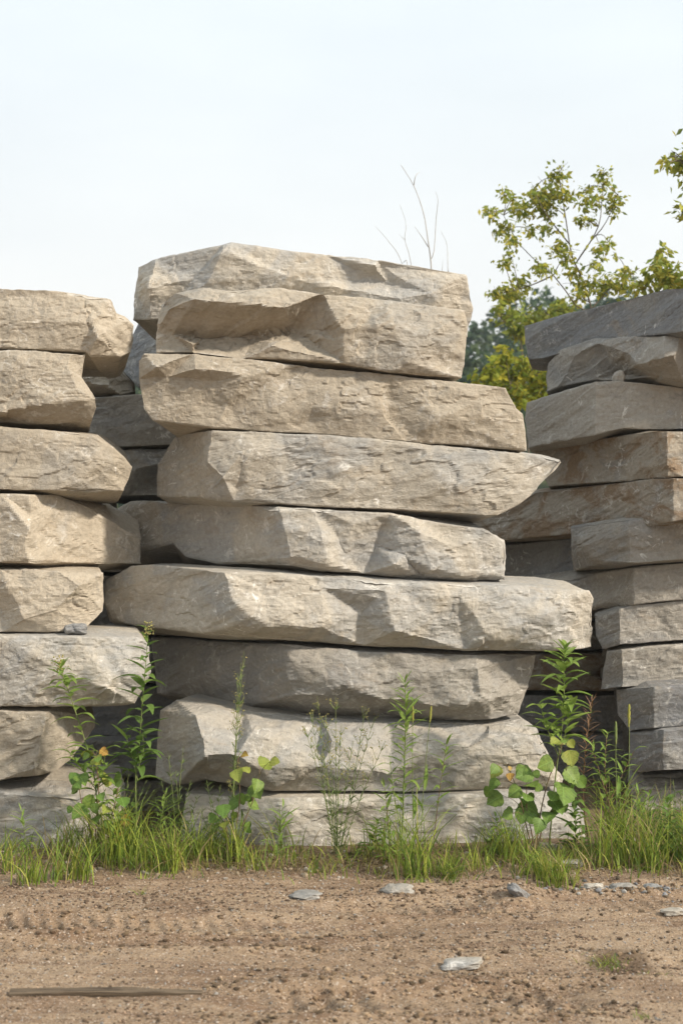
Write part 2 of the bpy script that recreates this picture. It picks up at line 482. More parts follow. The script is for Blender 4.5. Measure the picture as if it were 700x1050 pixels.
# centre stack, from the top down
slab(DC, [(141, 273, .25), (160, 264, .12), (229, 251, 0), (237, 249, 0), (306, 258, 0), (331, 260, 0), (386, 266, 0), (478, 282, .05)],
     [(136, 328, .35), (155, 328, .15), (230, 330, .1), (400, 345, .1), (480, 345, .15)], left=[(137, 300, .3)], right=[(486, 316, .1)],
     inner=[(152, 296, .05), (200, 285, .06), (229, 256, -.05), (212, 290, 0), (300, 285, -.03), (386, 272, -.05), (390, 272, .03), (398, 290, .05), (404, 305, -.02), (409, 305, -.03), (440, 300, -.02)],
     off=.30, thick=.95, mat='light', seed=201, group=GC, label='topmost slab of the centre stack, set back, with grey left shoulder and a short crack')
slab(DC, [(162, 311, .15), (179, 299, .05), (207, 294, 0), (233, 297, -.02), (288, 294, 0), (331, 301, 0), (400, 308, .02), (476, 318, .08)],
     [(160, 361, .15), (198, 361, .08), (250, 367, .05), (353, 372, 0), (400, 381, 0), (474, 388, .08)], left=[(160, 340, .15)], right=[(479, 333, .1), (478, 370, .1)],
     inner=[(177, 344, .18), (172, 318, .06), (200, 306, -.07), (241, 311, -.09), (293, 315, -.09), (349, 335, -.06), (263, 345, .22), (207, 347, .24), (300, 338, .18), (335, 340, .08), (200, 352, 0.0), (280, 353, 0.0),
            (345, 350, -.01), (353, 338, -.06), (400, 330, -.06), (440, 345, -.03), (420, 372, -.03)],
     off=-.05, thick=1.1, mat='beige', seed=202, group=GC, label='second centre-stack slab from the top, with a deep scooped hollow in its face')
slab(DC, [(147, 362, .06), (199, 362, 0), (233, 366, 0), (314, 374, 0), (400, 383, 0), (476, 393, .02), (510, 395, .04), (519, 397, .06)],
     [(156, 431, .1), (220, 439, .06), (330, 446, .04), (416, 453, .04), (540, 462, .12)], left=[(142, 370, .08), (142, 389, .08), (147, 419, .1)], right=[(529, 419, .08), (536, 424, .1)],
     inner=[(160, 376, -.05), (200, 378, -.06), (230, 380, -.05), (250, 385, -.03), (170, 388, .03), (220, 390, .02), (270, 395, .01), (300, 410, 0), (350, 420, -.02), (390, 400, -.01), (393, 425, 0), (400, 427, .03),
            (450, 430, -.02), (490, 410, 0)], rough=.85, mat='beige', seed=203, group=GC, label='long tan slab under the scooped one, third from the top of the centre stack')
slab(DC, [(179, 447, .5), (201, 442, .2), (216, 440, .02), (271, 442, 0), (323, 446, 0), (400, 451, 0), (500, 461, .03), (576, 470, .1)],
     [(160, 509, .55), (201, 511, .25), (240, 514, .06), (297, 518, .02), (400, 523, .02), (497, 529, .04), (510, 529, .05)], left=[(160, 475, .55)], right=[(578, 474, .1), (544, 509, .07), (531, 518, .06)],
     inner=[(204, 475, .2), (212, 475, .03), (228, 490, -.03), (250, 462, -.02), (285, 462, -.04), (290, 500, 0), (350, 480, -.02), (430, 460, -.02), (460, 500, -.02), (520, 490, .02)],
     off=.02, mat='light', seed=204, group=GC, label='fourth slab of the centre stack, right end pointed like a beak')
slab(DC, [(109, 526, 1.15), (134, 514, .98), (199, 512, .56), (284, 519, .03), (323, 521, 0), (400, 526, .02), (429, 532, .03), (501, 543, .05), (519, 554, .12)],
     [(108, 566, 1.15), (145, 566, .95), (177, 557, .75), (190, 571, .66), (224, 578, .46), (297, 580, .07), (331, 585, .08), (373, 589, .1), (433, 593, .1), (519, 595, .14)],
     left=[(105, 540, 1.15)], right=[(520, 575, .12)],
     inner=[(291, 540, 0), (298, 572, .0), (340, 540, .03), (364, 537, .0), (405, 578, -.04), (416, 571, 0), (385, 560, .12), (350, 565, .06), (430, 545, -.05), (470, 560, .02), (330, 552, -.03), (335, 577, -.02), (440, 584, -.02)],
     mat='light', seed=205, group=GC, label='fifth slab of the centre stack, left half shaded and its underside jagged')
slab(DC, [(107, 595, .8), (134, 580, .62), (156, 579, .5), (229, 586, .03), (300, 589, 0), (400, 595, 0), (500, 600, .02), (604, 606, .1)],
     [(110, 637, .8), (130, 640, .66), (207, 649, .22), (293, 656, .1), (373, 663, .12), (476, 667, .06), (587, 668, .1), (607, 664, .13)], left=[(105, 615, .8)], right=[(609, 614, .12), (609, 645, .12)],
     inner=[(233, 592, -.02), (241, 640, .03), (238, 615, -.03), (255, 630, -.05), (275, 640, -.04), (330, 643, -.03), (270, 605, 0), (330, 603, -.02), (386, 615, 0), (370, 628, .09), (405, 648, -.04), (340, 650, .02),
            (440, 630, -.02), (500, 650, -.02), (560, 630, 0), (470, 610, -.02), (395, 605, -.03)], off=-.05, mat='light', seed=206, group=GC,
     label='widest slab of the centre stack, sixth from its top, with squared right end')
slab(DC, [(155, 654, .95), (199, 656, .65), (259, 660, .26), (297, 662, .02), (400, 669, 0), (489, 671, 0), (551, 671, .25)],
     [(160, 712, 1.0), (199, 717, .7), (250, 725, .45), (314, 731, .3), (394, 737, .28), (441, 738, .25), (504, 739, .12)], right=[(540, 709, .25), (531, 732, .25)],
     inner=[(200, 700, .62), (215, 690, .5), (293, 690, .03), (301, 714, .05), (350, 702, -.04), (394, 719, 0), (440, 722, 0), (476, 722, -.03), (493, 715, -.05), (490, 685, -.05), (484, 700, -.02), (440, 690, -.02),
            (500, 720, -.02), (515, 715, .03), (330, 714, 0), (297, 675, 0)], off=.05, mat='grey', seed=207, group=GC,
     label='third-lowest slab of the centre stack, grey with a dark undercut below its face')
slab(DC, [(181, 718, .35), (250, 727, .3), (330, 736, .25), (400, 740, .2), (501, 742, .2), (536, 737, .3), (551, 748, .25)],
     [(178, 806, .3), (211, 800, .22), (280, 811, .1), (400, 814, .05), (463, 811, .05), (576, 806, .2)], left=[(164, 729, .38), (160, 765, .35), (160, 798, .35)], right=[(568, 781, .2), (578, 799, .2)],
     inner=[(199, 733, .05), (260, 750, 0), (340, 757, 0), (430, 757, 0), (500, 752, 0), (545, 757, .05), (211, 777, -.06), (205, 755, -.02), (240, 775, -.05), (265, 788, -.04), (284, 806, .02), (232, 794, .09), (215, 790, .07),
            (330, 785, -.03), (400, 795, -.02), (470, 790, -.02), (480, 765, -.03), (540, 785, .02), (440, 775, -.02)], mat='light', seed=208, group=GC,
     label='second-lowest slab of the centre stack, sloping pale top and grey broken left corner')
slab(DC, [(190, 814, .25), (284, 818, 0), (400, 818, -.03), (514, 814, -.02), (587, 818, .1)], [(185, 886, .25), (290, 890, 0), (400, 890, -.05), (500, 890, -.05), (603, 886, .15)],
     left=[(186, 850, .25)], right=[(598, 833, .13)], inner=[(300, 835, -.05), (360, 850, 0), (430, 835, -.06), (500, 845, -.03), (555, 840, 0), (250, 850, .02)], mat='light', seed=209, group=GC,
     label='bottom slab of the centre stack, standing in the grass behind the weeds')

# right stack, from the top down
slab(DR, [(537, 334), (577, 323), (631, 309), (681, 296), (700, 294), (800, 270)], [(541, 369), (556, 368), (584, 360), (656, 345), (700, 340), (800, 327)], crease=700, mat='dark', seed=301, group=GR, rough=.8,
     label='topmost slab of the right stack, dark blue-grey and tilted up to the right')
slab(DR, [(562, 372, .05), (574, 358), (609, 346), (643, 344), (700, 342), (800, 336)], [(560, 402), (571, 397), (609, 389, .12), (675, 386, .25), (700, 392, .2), (800, 396, .1)], left=[(559, 386, .05)],
     inner=[(587, 366, -.03), (597, 385, .1), (612, 352, -.05), (640, 362, -.06), (653, 374, -.05), (625, 380, .16), (636, 384, .26), (690, 365, -.08)], off=.0, mat='grey', seed=302, crease=680, group=GR,
     label='second slab from the top of the right stack, rounded with a hollowed underside')
slab(DR, [(540, 413), (610, 391), (637, 390), (700, 397), (800, 400)], [(541, 460), (593, 449), (611, 446), (640, 439), (700, 440), (800, 440)], left=[(538, 430)], off=-.24, crease=610, mat='grey', seed=303, group=GR, rough=.7,
     label='third slab of the right stack, squared corner with a rock chip on it')
slab(DR, [(548, 463), (600, 452), (675, 441), (700, 442), (800, 442)], [(562, 499), (637, 494), (700, 489), (800, 486)], left=[(551, 480)], inner=[(634, 470, .03), (675, 448, -.06), (680, 475, -.06), (640, 485, -.02)],
     crease=684, off=.03, mat='rust', seed=304, group=GR, label='fourth slab from the top of the right stack, grey with an orange-tan facet')
slab(DR, [(480, 516, -.2), (520, 512, -.05), (549, 504), (669, 491), (700, 490), (800, 488)], [(478, 557, -.2), (515, 554, -.05), (584, 548), (653, 541), (700, 532), (800, 530)], left=[(474, 535, -.2)], crease=690, mat='rust', seed=305, group=GR,
     label='rust-stained brown slab of the right stack running behind the beak-ended slab')
slab(DR, [(470, 562, -.3), (510, 559), (584, 552), (660, 545)], [(470, 602, -.3), (515, 598), (587, 592), (660, 588)], off=.25, thick=.9, mat='dark', seed=306, group=GR,
     label='dark recessed slab of the right stack, left of the jutting grey block')
slab(DR, [(584, 541), (653, 531), (681, 528), (700, 529), (800, 530)], [(588, 585, .1), (606, 581), (656, 578), (700, 574), (800, 570)], left=[(585, 560)], inner=[(609, 575, -.06), (596, 555, -.06)], crease=645, off=-.15,
     mat='grey', seed=307, group=GR, label='jutting grey block of the right stack with a pointed lower left corner')
slab(DR, [(525, 600), (606, 588), (656, 581), (700, 577), (800, 570)], [(530, 635), (612, 624), (653, 620), (700, 615), (800, 610)], crease=650, off=.05, mat='grey', seed=308, group=GR,
     label='slab directly below the jutting grey block of the right stack')
slab(DR, [(609, 631), (647, 621), (700, 616), (800, 608)], [(618, 666), (637, 661), (700, 657), (800, 652)], left=[(610, 652)], crease=635, off=-.05, mat='grey', seed=309, group=GR,
     label='fifth slab from the bottom of the right stack, level with the widest centre slab')
slab(DR, [(622, 668), (656, 664), (700, 660), (800, 655)], [(615, 708), (631, 706), (700, 701), (800, 697)], left=[(617, 690)], crease=637, off=-.05, mat='grey', seed=310, group=GR,
     label='fourth slab from the bottom of the right stack, with a brownish corner facet')
slab(DR, [(632, 708), (700, 703), (800, 699)], [(645, 750), (656, 748), (700, 744), (800, 740)], left=[(633, 733)], crease=670, mat='dark', seed=311, group=GR, rough=.8,
     label='third slab from the bottom of the right stack, smooth dark bluish face')
slab(DR, [(645, 752), (700, 747), (800, 743)], [(648, 792), (700, 789), (800, 786)], left=[(645, 775)], crease=680, mat='dark', seed=312, group=GR,
     label='second slab from the bottom of the right stack, dark and broken')
slab(DR, [(643, 800, .15), (650, 796, .2), (700, 793, .2), (800, 790, .2)], [(648, 836), (700, 838), (800, 840)], inner=[(645, 809), (700, 808), (760, 806)], crease=660, mat='grey', seed=313, group=GR,
     label='bottom slab of the right stack, low and pale above the tall grass')

# the stack further back, seen between left and centre stacks
dk = const(9.3)
slab(dk, [(141, 330, .2), (160, 326, .05), (300, 330)], [(141, 397, .1), (165, 388), (300, 385)], left=[(126, 362, .25), (126, 380, .2)], thick=1.0, step=2.4, mat='dark', seed=401, group=GK,
     label='blue-grey block under the left shoulder of the topmost centre slab')
slab(dk, [(70, 371), (88, 372), (118, 375, .05), (139, 394, .2)], [(70, 403, .1), (94, 404, .1), (124, 405, .05), (140, 402, .2)], inner=[(95, 392, -.05), (110, 395, -.04)], thick=.7, step=2.2, mat='beige', seed=402, group=GK,
     label='small tan slab lying in the gap behind the left stack, topmost there')
slab(dk, [(55, 417, .2), (97, 406), (141, 403), (205, 404)], [(55, 457), (126, 458), (173, 456), (205, 455)], off=-.05, step=2.2, mat='grey', seed=403, group=GK, rough=.7,
     label='dark grey slab in the gap below the small tan one')
slab(dk, [(95, 462), (129, 461), (200, 459)], [(95, 507), (130, 508), (205, 506)], inner=[(140, 480, -.06), (158, 490, .06), (170, 475, -.04)], off=-.02, step=2.2, mat='grey', seed=404, group=GK,
     label='dark broken slab in the gap left of the beak-ended slab')
slab(dk, [(50, 508), (112, 508)], [(50, 522), (112, 522)], off=-.05, step=2.2, mat='beige', seed=405, thick=.8, group=GK, label='thin tan sliver of stone in the gap above the long smooth wedge')
slab(dk, [(50, 526), (205, 524)], [(50, 586), (205, 586)], step=2.6, mat='grey', seed=406, group=GK, label='slab in the back stack hidden behind the shaded fifth centre slab')
slab(dk, [(55, 590), (215, 590)], [(55, 650), (215, 650)], step=2.6, mat='dark', seed=407, group=GK, label='dark slab in the gap, right of the short tan block with rounded end')
slab(dk, [(55, 655), (220, 655)], [(55, 701), (220, 701)], step=2.4, mat='dark', seed=408, group=GK, label='dark slab deep in the gap right of the pale blocky slab')
slab(dk, [(55, 705), (220, 705)], [(55, 756), (220, 755)], off=.05, step=2.4, mat='dark', seed=409, group=GK, label='dark slab deep in the gap behind the taller leafy weed')
slab(dk, [(55, 760), (225, 760)], [(55, 797), (225, 797)], off=-.1, step=2.4, mat='dark', seed=410, group=GK, label='dark slab low in the gap beside the broken grey corner')
slab(dk, [(50, 801), (225, 801)], [(50, 840), (225, 840)], step=2.4, mat='grey', seed=411, group=GK, label='lowest slab in the gap between left and centre stacks')

# the stack further back, seen between centre and right stacks
db = const(10.7)
slab(db, [(520, 604), (640, 602)], [(520, 634), (640, 634)], step=2.4, mat='dark', seed=501, group=GB, label='uppermost dark slab right of the widest centre slab end')
slab(db, [(520, 638), (640, 637)], [(520, 667), (640, 667)], off=.05, step=2.4, mat='dark', seed=502, group=GB, label='dark slab beside the squared end of the widest centre slab')
slab(db, [(520, 671), (650, 670)], [(520, 709), (650, 709)], inner=[(600, 690, -.08), (612, 690, .05)], step=2.4, mat='rust', seed=503, group=GB, label='brown-grey slab in the dark gap behind the topmost leaves of the right weed')
slab(db, [(520, 713), (650, 713)], [(520, 751), (650, 751)], off=.03, step=2.4, mat='dark', seed=504, group=GB, label='dark slab behind the dry brown weed')
slab(db, [(520, 755), (655, 755)], [(520, 806), (655, 806)], off=-.05, step=2.4, mat='dark', seed=505, group=GB, label='lowest dark slab in the gap left of the right stack')

# ------------------------------------------------------------------ ground
def rut(X, Y, x0, y0, slope, bend, width, depth, lug=0.0, pitch=0.11, xa=-9, xb=9, seed=0):
    c = y0 + slope * (X - x0) + bend * (X - x0) ** 2 + 0.04 * fbm(X * 1.3, X * 0 + seed, X * 0, seed, 2)
    t = (Y - c) / width
    fade = np.clip((X - xa) / 0.25, 0, 1) * np.clip((xb - X) / 0.25, 0, 1) * (0.65 + 0.5 * fbm(X * 2.1, Y * 2.1, X * 0, seed + 5, 3))
    g = -depth * np.exp(-t ** 4) + 0.55 * depth * np.exp(-((np.abs(t) - 1.35) / 0.38) ** 2)
    if lug:
        ph = (X + 0.35 * np.abs(Y - c)) / pitch * 2 * np.pi
        g = g + lug * np.exp(-t ** 4) * np.clip(np.sin(ph + 1.2 * fbm(X * 3, Y * 3, X * 0, seed + 8, 3)) * 1.6, -1, 1) * (0.6 + 0.9 * fbm(X * 2.7, Y * 5, X * 0, seed + 9, 3))
    return g * fade

def ground_h(X, Y):
    z = np.zeros_like(X)
    h = 0.024 * fbm(X * 1.1, Y * 1.1, z, 900, 4) + 0.009 * fbm(X * 6, Y * 6, z, 905, 4, 0.6) + 0.0045 * fbm(X * 26, Y * 26, z, 909, 4, 0.65)
    # long drag marks left by tyres and loader buckets
    sm = np.clip(fbm(X * 0.5, Y * 1.4, z, 921, 3) * 2.5 + 0.5, 0, 1)
    h = h + 0.013 * sm * fbm(X * 0.9, (Y - 0.05 * X) * 13, z, 923, 3) + 0.007 * sm * np.abs(fbm(X * 0.7, (Y - 0.08 * X) * 26, z, 925, 2))
    # crumbs and clods
    h = h + 0.010 * np.clip(fbm(X * 15, Y * 15, z, 915, 3) - 0.22, 0, 1) * np.clip(fbm(X * 1.7, Y * 1.7, z, 917, 2) + 0.4, 0, 1)
    h = h + rut(X, Y, 0.4, 6.62, 0.03, 0.02, 0.16, 0.050, 0.014, 0.075, -0.15, 3.0, 1)
    h = h + rut(X, Y, -0.5, 6.25, -0.05, 0.03, 0.15, 0.046, 0.014, 0.075, -2.2, 0.35, 2)
    h = h + rut(X, Y, 1.0, 6.95, 0.05, 0.03, 0.10, 0.030, 0.008, 0.07, 0.1, 3.0, 6)
    h = h + rut(X, Y, -0.9, 5.95, 0.06, -0.02, 0.10, 0.034, 0.008, 0.08, -2.2, -0.05, 3)
    h = h + rut(X, Y, 0.2, 5.14, 0.02, 0.02, 0.15, 0.052, 0.024, 0.125, -0.45, 0.95, 4)
    h = h + rut(X, Y, 0.6, 5.62, -0.04, 0.05, 0.13, 0.026, 0.010, 0.09, -0.4, 1.9, 5)
    # low mound under the grass along the stacks
    h = h + 0.035 * np.exp(-((Y - 7.75) / 0.35) ** 2) * (0.7 + 0.5 * fbm(X * 2.3, Y * 2.3, z, 931, 3))
    h = h + 0.05 * np.exp(-(((X - 0.80) / 0.16) ** 2 + ((Y - 6.72) / 0.12) ** 2))
    return h

def ground_z(x, y):
    return float(ground_h(np.array([x], float), np.array([y], float))[0])

def axis(lo, hi, step, far_lo, far_hi, g=1.35):
    a = list(np.arange(lo, hi + 1e-6, step))
    s = step
    while a[-1] < far_hi: s *= g; a.append(a[-1] + s)
    s = step
    while a[0] > far_lo: s *= g; a.insert(0, a[0] - s)
    return np.array(a)

gx = axis(-1.95, 2.1, 0.0095, -380, 380)
gy = axis(4.55, 8.1, 0.0105, -120, 640)
GX, GY = np.meshgrid(gx, gy, indexing='ij')
near = np.clip((GY - 2.0) / 1.5, 0, 1) * np.clip((14 - GY) / 3, 0, 1) * np.clip((5 - np.abs(GX)) / 2, 0, 1)
GZ = ground_h(GX, GY) * near
nxg, nyg = GX.shape
gi = np.arange(nxg * nyg).reshape(nxg, nyg)
gf = np.stack([gi[:-1, :-1].ravel(), gi[1:, :-1].ravel(), gi[1:, 1:].ravel(), gi[:-1, 1:].ravel()], 1)
gm, nt, b, out = new_mat('sandy_soil')
tc = N(nt, 'ShaderNodeTexCoord'); P = tc.outputs['Object']
c = mixc(nt, rng(nt, noise(nt, P, 1.3, 5, 0.6, 0.4), 0.36, 0.66, 0, 1, True), (0.365, 0.27, 0.182), (0.285, 0.20, 0.13))
c = mixc(nt, rng(nt, noise(nt, scaled(nt, P, (0.35, 1.7, 1)), 3.1, 6, 0.72, 0.4), 0.48, 0.60, 0, 0.7, True), c, (0.185, 0.118, 0.076))
c = mixc(nt, rng(nt, noise(nt, scaled(nt, P, (0.12, 1.0, 1)), 9.0, 5, 0.7, 0.2), 0.54, 0.64, 0, 0.6, True), c, (0.15, 0.095, 0.062))
c = mixc(nt, rng(nt, noise(nt, P, 11, 5, 0.75), 0.52, 0.70, 0, 0.5), c, (0.44, 0.33, 0.24))
gr = noise(nt, P, 75, 3, 0.85)
c = mixc(nt, rng(nt, gr, 0.53, 0.62, 0, 0.85), c, (0.10, 0.07, 0.05))
c = mixc(nt, rng(nt, noise(nt, P, 95, 2, 0.8), 0.58, 0.66, 0, 0.8), c, (0.58, 0.49, 0.41))
# dark humus round the roots of the grass and one damp spot
sep = N(nt, 'ShaderNodeSeparateXYZ'); nt.links.new(P, sep.inputs[0])
jit = mth(nt, 'MULTIPLY', noise(nt, P, 5, 6, 0.7), 0.55)
hum = rng(nt, mth(nt, 'ADD', sep.outputs[1], jit), 7.55, 7.85, 0, 0.7, True)
hum2 = rng(nt, sep.outputs[1], 12, 20, 1, 0)
c = mixc(nt, mth(nt, 'MULTIPLY', hum, hum2), c, (0.13, 0.095, 0.06))
vd = N(nt, 'ShaderNodeVectorMath', operation='DISTANCE'); nt.links.new(scaled(nt, P, (1, 0.8, 0)), vd.inputs[0]); vd.inputs[1].default_value = (1.08, 5.68 * 0.8, 0)
c = mixc(nt, rng(nt, mth(nt, 'ADD', vd.outputs['Value'], mth(nt, 'MULTIPLY', noise(nt, P, 14, 5, 0.7), 0.12)), 0.14, 0.22, 0.75, 0, True), c, (0.085, 0.055, 0.035))
# beyond the yard the sheet is rough meadow
far = rng(nt, sep.outputs[1], 20, 32, 0, 1)
c = mixc(nt, far, c, mixc(nt, noise(nt, P, 0.3, 6), (0.09, 0.12, 0.035), (0.16, 0.16, 0.06)))
nt.links.new(c, b.inputs['Base Color'])
b.inputs['Roughness'].default_value = 0.95; b.inputs['Specular IOR Level'].default_value = 0.1
bp = N(nt, 'ShaderNodeBump', i_Strength=0.8, i_Distance=0.012)
nt.links.new(mth(nt, 'ADD', noise(nt, P, 70, 6, 0.75), mth(nt, 'MULTIPLY', gr, 0.5)), bp.inputs['Height']); nt.links.new(bp.outputs[0], b.inputs['Normal'])
ground = link('ground', mesh_np('ground', np.stack([GX.ravel(), GY.ravel(), GZ.ravel()], 1), gf), gm)
tag(ground, 'sandy brown dirt of the stone yard with faint tyre tracks', kind='structure')
# ------------------------------------------------------------------ loose stones, gravel and the lath
ICO_V = None
def ico(sub=1):
    import bmesh
    bm = bmesh.new(); bmesh.ops.create_icosphere(bm, subdivisions=sub, radius=1.0)
    v = np.array([p.co[:] for p in bm.verts]); f = np.array([[q.index for q in p.verts] for p in bm.faces])
    bm.free()
    return v, f

def loose_stone(px, py, size, mat, label, depth=None, sink=0.3, seed=0, rz=0.0, tilt=(0, 0), cat='stone'):
    v, f = ico(4)
    v = v / np.max(np.abs(v) ** 1.0, axis=1, keepdims=True) ** 0.3
    s = seed * 2.3
    r = 1 + 0.22 * facet(v[:, 0] * 1.3 + v[:, 1] * 0.6 + s, v[:, 2] * 1.3 + v[:, 1] * 0.7, seed) + 0.09 * facet(v[:, 0] * 2.9 - v[:, 1] * 1.6 + s, v[:, 2] * 2.9 + v[:, 1] * 1.9, seed + 1) + 0.12 * fbm(v[:, 0] * 2 + s, v[:, 1] * 2, v[:, 2] * 2, seed, 4)
    P = v * r[:, None] * (np.array(size) / 2)
    me = mesh_np('loose_stone', P, f, smooth=False)
    p = on_ground(px, py) if depth is None else unproject(px, py, depth)
    if depth is None: p.z = ground_z(p.x, p.y) + size[2] * (0.5 - sink)
    o = link('loose_stone', me, ST[mat], loc=p)
    o.rotation_euler = (tilt[0], tilt[1], rz)
    return tag(o, label, cat)

loose_stone(313, 919, (0.15, 0.17, 0.04), 'grey', 'flat pale stone sunk in the dirt before the centre stack, left one of two', seed=1, sink=.25)
loose_stone(408, 914, (0.16, 0.15, 0.06), 'grey', 'flat pale stone below the tall narrow-leaved weed', seed=2, sink=.2, rz=.4)
loose_stone(474, 991, (0.16, 0.11, 0.035), 'light', 'flat white-topped stone lying alone in the middle of the dirt', seed=3, sink=.15, tilt=(0, -.08))
loose_stone(530, 926, (0.11, 0.09, 0.05), 'dark', 'dark wedge of stone poking out of a low hump of dirt', seed=4, sink=.35, rz=.5, tilt=(0, .75))
loose_stone(692, 941, (0.12, 0.08, 0.03), 'light', 'small pale flat stone in the dirt at the right edge', seed=5, sink=.2)
loose_stone(93, 946, (0.028, 0.03, 0.022), 'light', 'tiny white pebble in the dirt below the left grass', seed=6, sink=.1, cat='pebble')
loose_stone(634, 387, (0.075, 0.06, 0.09), 'light', 'chip of rock perched on the corner of a right stack slab', depth=9.60, seed=7)
loose_stone(78, 645, (0.12, 0.10, 0.06), 'dark', 'dark chip wedged under the short tan block of the left stack', depth=7.98, seed=8)
for k, (x, y, sx, sz, m_, lab) in enumerate([
        (609, 917, .10, .04, 'light', 'whitish flat stone in the row of rubble under the right grass, leftmost'),
        (640, 914, .13, .05, 'grey', 'grey stone of the rubble row under the right grass'),
        (668, 915, .10, .05, 'dark', 'dark stone of the rubble row under the right grass'),
        (560, 880, .20, .05, 'grey', 'flat grey stone half hidden in grass before the broad-leaved right sapling'),
        (640, 868, .16, .05, 'grey', 'flat grey stone among the tall grass before the right stack'),
        (585, 893, .14, .04, 'light', 'small pale slab lying in the short grass at right'),
        (185, 884, .10, .07, 'light', 'pale stone in the grass below the gap beside the left stack')]):
    loose_stone(x, y, (sx, sx * .8, sz), m_, lab, seed=20 + k, rz=k * .7, sink=.2)

def blend_mat(name, rough=0.9, trans=0.0, spec=0.2, var=0.25, scale=60):
    """colour from the mesh's own tint attribute, with a little mottling"""
    m, nt, b, out = new_mat(name)
    at = N(nt, 'ShaderNodeAttribute', attribute_name='tint')
    tc = N(nt, 'ShaderNodeTexCoord')
    n = noise(nt, tc.outputs['Object'], scale, 3, 0.6)
    c = mixc(nt, rng(nt, n, 0.35, 0.65, 0, var), at.outputs['Color'], (0.05, 0.05, 0.03))
    nt.links.new(c, b.inputs['Base Color'])
    b.inputs['Roughness'].default_value = rough
    b.inputs['Specular IOR Level'].default_value = spec
    if trans:
        t = N(nt, 'ShaderNodeBsdfTranslucent'); nt.links.new(c, t.inputs[0])
        mx = N(nt, 'ShaderNodeMixShader'); mx.inputs[0].default_value = trans
        nt.links.new(b.outputs[0], mx.inputs[1]); nt.links.new(t.outputs[0], mx.inputs[2]); nt.links.new(mx.outputs[0], out.inputs[0])
    return m

M_gravel = blend_mat('gravel_mix', 0.95)
rg = np.random.default_rng(5)
def scatter(n, sampler, smin, smax, palette, name, label, power=2.5):
    v, f = ico(1)
    x, y = sampler(n)
    s = smin + (smax - smin) * rg.random(n) ** power
    z = ground_h(x, y)
    ang = rg.random(n) * 6.28
    an = 0.65 + 0.7 * rg.random((n, 3)); an[:, 2] *= 0.7
    jit = 1 + 0.28 * (rg.random((n, len(v))) - 0.5) * 2
    Q = v[None] * jit[..., None] * (an * s[:, None] * 0.5)[:, None]
    ca, sa = np.cos(ang)[:, None], np.sin(ang)[:, None]
    X = Q[..., 0] * ca - Q[..., 1] * sa + x[:, None]; Y = Q[..., 0] * sa + Q[..., 1] * ca + y[:, None]; Z = Q[..., 2] + (z + s * 0.14)[:, None]
    V = np.stack([X, Y, Z], -1).reshape(-1, 3)
    Fc = (f[None] + (np.arange(n) * len(v))[:, None, None]).reshape(-1, 3)
    pal = np.array(palette)[rg.integers(0, len(palette), n)] * (0.7 + 0.6 * rg.random((n, 1)))
    o = link(name, mesh_np(name, V, Fc, False, np.repeat(pal, len(v), 0)), M_gravel)
    return tag(o, label, 'gravel', kind='stuff')
def samp_yard(n):
    y = 4.75 + 2.9 * rg.random(n) ** 0.9
    return (rg.random(n) - 0.5) * 2 * (0.26 * y) + 0.05, y
def samp_ruts(n):
    lines = [(0.4, 6.62, .03, .02, .16, -.1, 1.9), (-.5, 6.25, -.05, .03, .15, -1.8, .35), (1.0, 6.95, .05, .03, .10, .1, 1.9), (-.9, 5.95, .06, -.02, .10, -1.7, -.05), (.2, 5.14, .02, .02, .15, -.5, 1.0), (.2, 5.14, .02, .02, .15, -.5, 1.0), (.6, 5.62, -.04, .05, .13, -.4, 1.6)]
    L_ = np.array(lines)[rg.integers(0, len(lines), n)]
    x = L_[:, 5] + (L_[:, 6] - L_[:, 5]) * rg.random(n); dx = x - L_[:, 0]
    sd = np.where(rg.random(n) < .5, -1, 1)
    return x, L_[:, 1] + L_[:, 2] * dx + L_[:, 3] * dx ** 2 + sd * L_[:, 4] * (1.2 + .35 * rg.standard_normal(n))
def samp_clumped(n):
    x, y = samp_yard(n * 5)
    w = fbm(x * 1.6, y * 3.2, x * 0, 77, 3)
    k = np.argsort(-w + 0.35 * rg.random(len(w)))[:n]
    return x[k], y[k]
SOIL = [(0.33, 0.235, 0.16), (0.38, 0.28, 0.20), (0.20, 0.14, 0.095), (0.12, 0.085, 0.06)]
scatter(15000, samp_yard, 0.004, 0.014, SOIL + [(0.42, 0.36, 0.30), (0.28, 0.26, 0.24)], 'gravel', 'fine grit and small pebbles strewn over the dirt', 3)
scatter(3600, samp_clumped, 0.005, 0.020, [(0.15, 0.10, 0.07), (0.10, 0.07, 0.05), (0.21, 0.145, 0.10), (0.28, 0.20, 0.14)], 'dirt_clods', 'dark crumbs of soil in patches along the tyre tracks', 2.5)
scatter(2600, samp_ruts, 0.005, 0.026, [(0.15, 0.10, 0.065), (0.10, 0.07, 0.045), (0.23, 0.16, 0.10), (0.30, 0.22, 0.145)], 'track_clods', 'crumbled soil thrown up along the edges of the tyre tracks', 2.2)
def samp_right(n):
    return 0.95 + 0.85 * rg.random(n), 6.93 + 0.07 * rg.standard_normal(n)
scatter(420, samp_right, 0.006, 0.032, [(0.24, 0.24, 0.25), (0.16, 0.16, 0.17), (0.34, 0.33, 0.31), (0.14, 0.11, 0.08)], 'stone_rubble', 'grey stone chips in a strip under the right grass', 2.5)
def samp_foot(n):
    return (rg.random(n) - 0.5) * 4.2, 7.55 + 0.16 * rg.standard_normal(n)
scatter(2200, samp_foot, 0.006, 0.035, [(0.30, 0.24, 0.17), (0.34, 0.32, 0.28), (0.17, 0.12, 0.08), (0.42, 0.38, 0.33)], 'stone_debris', 'pebbles and dry crumbs along the foot of the stacks', 3)

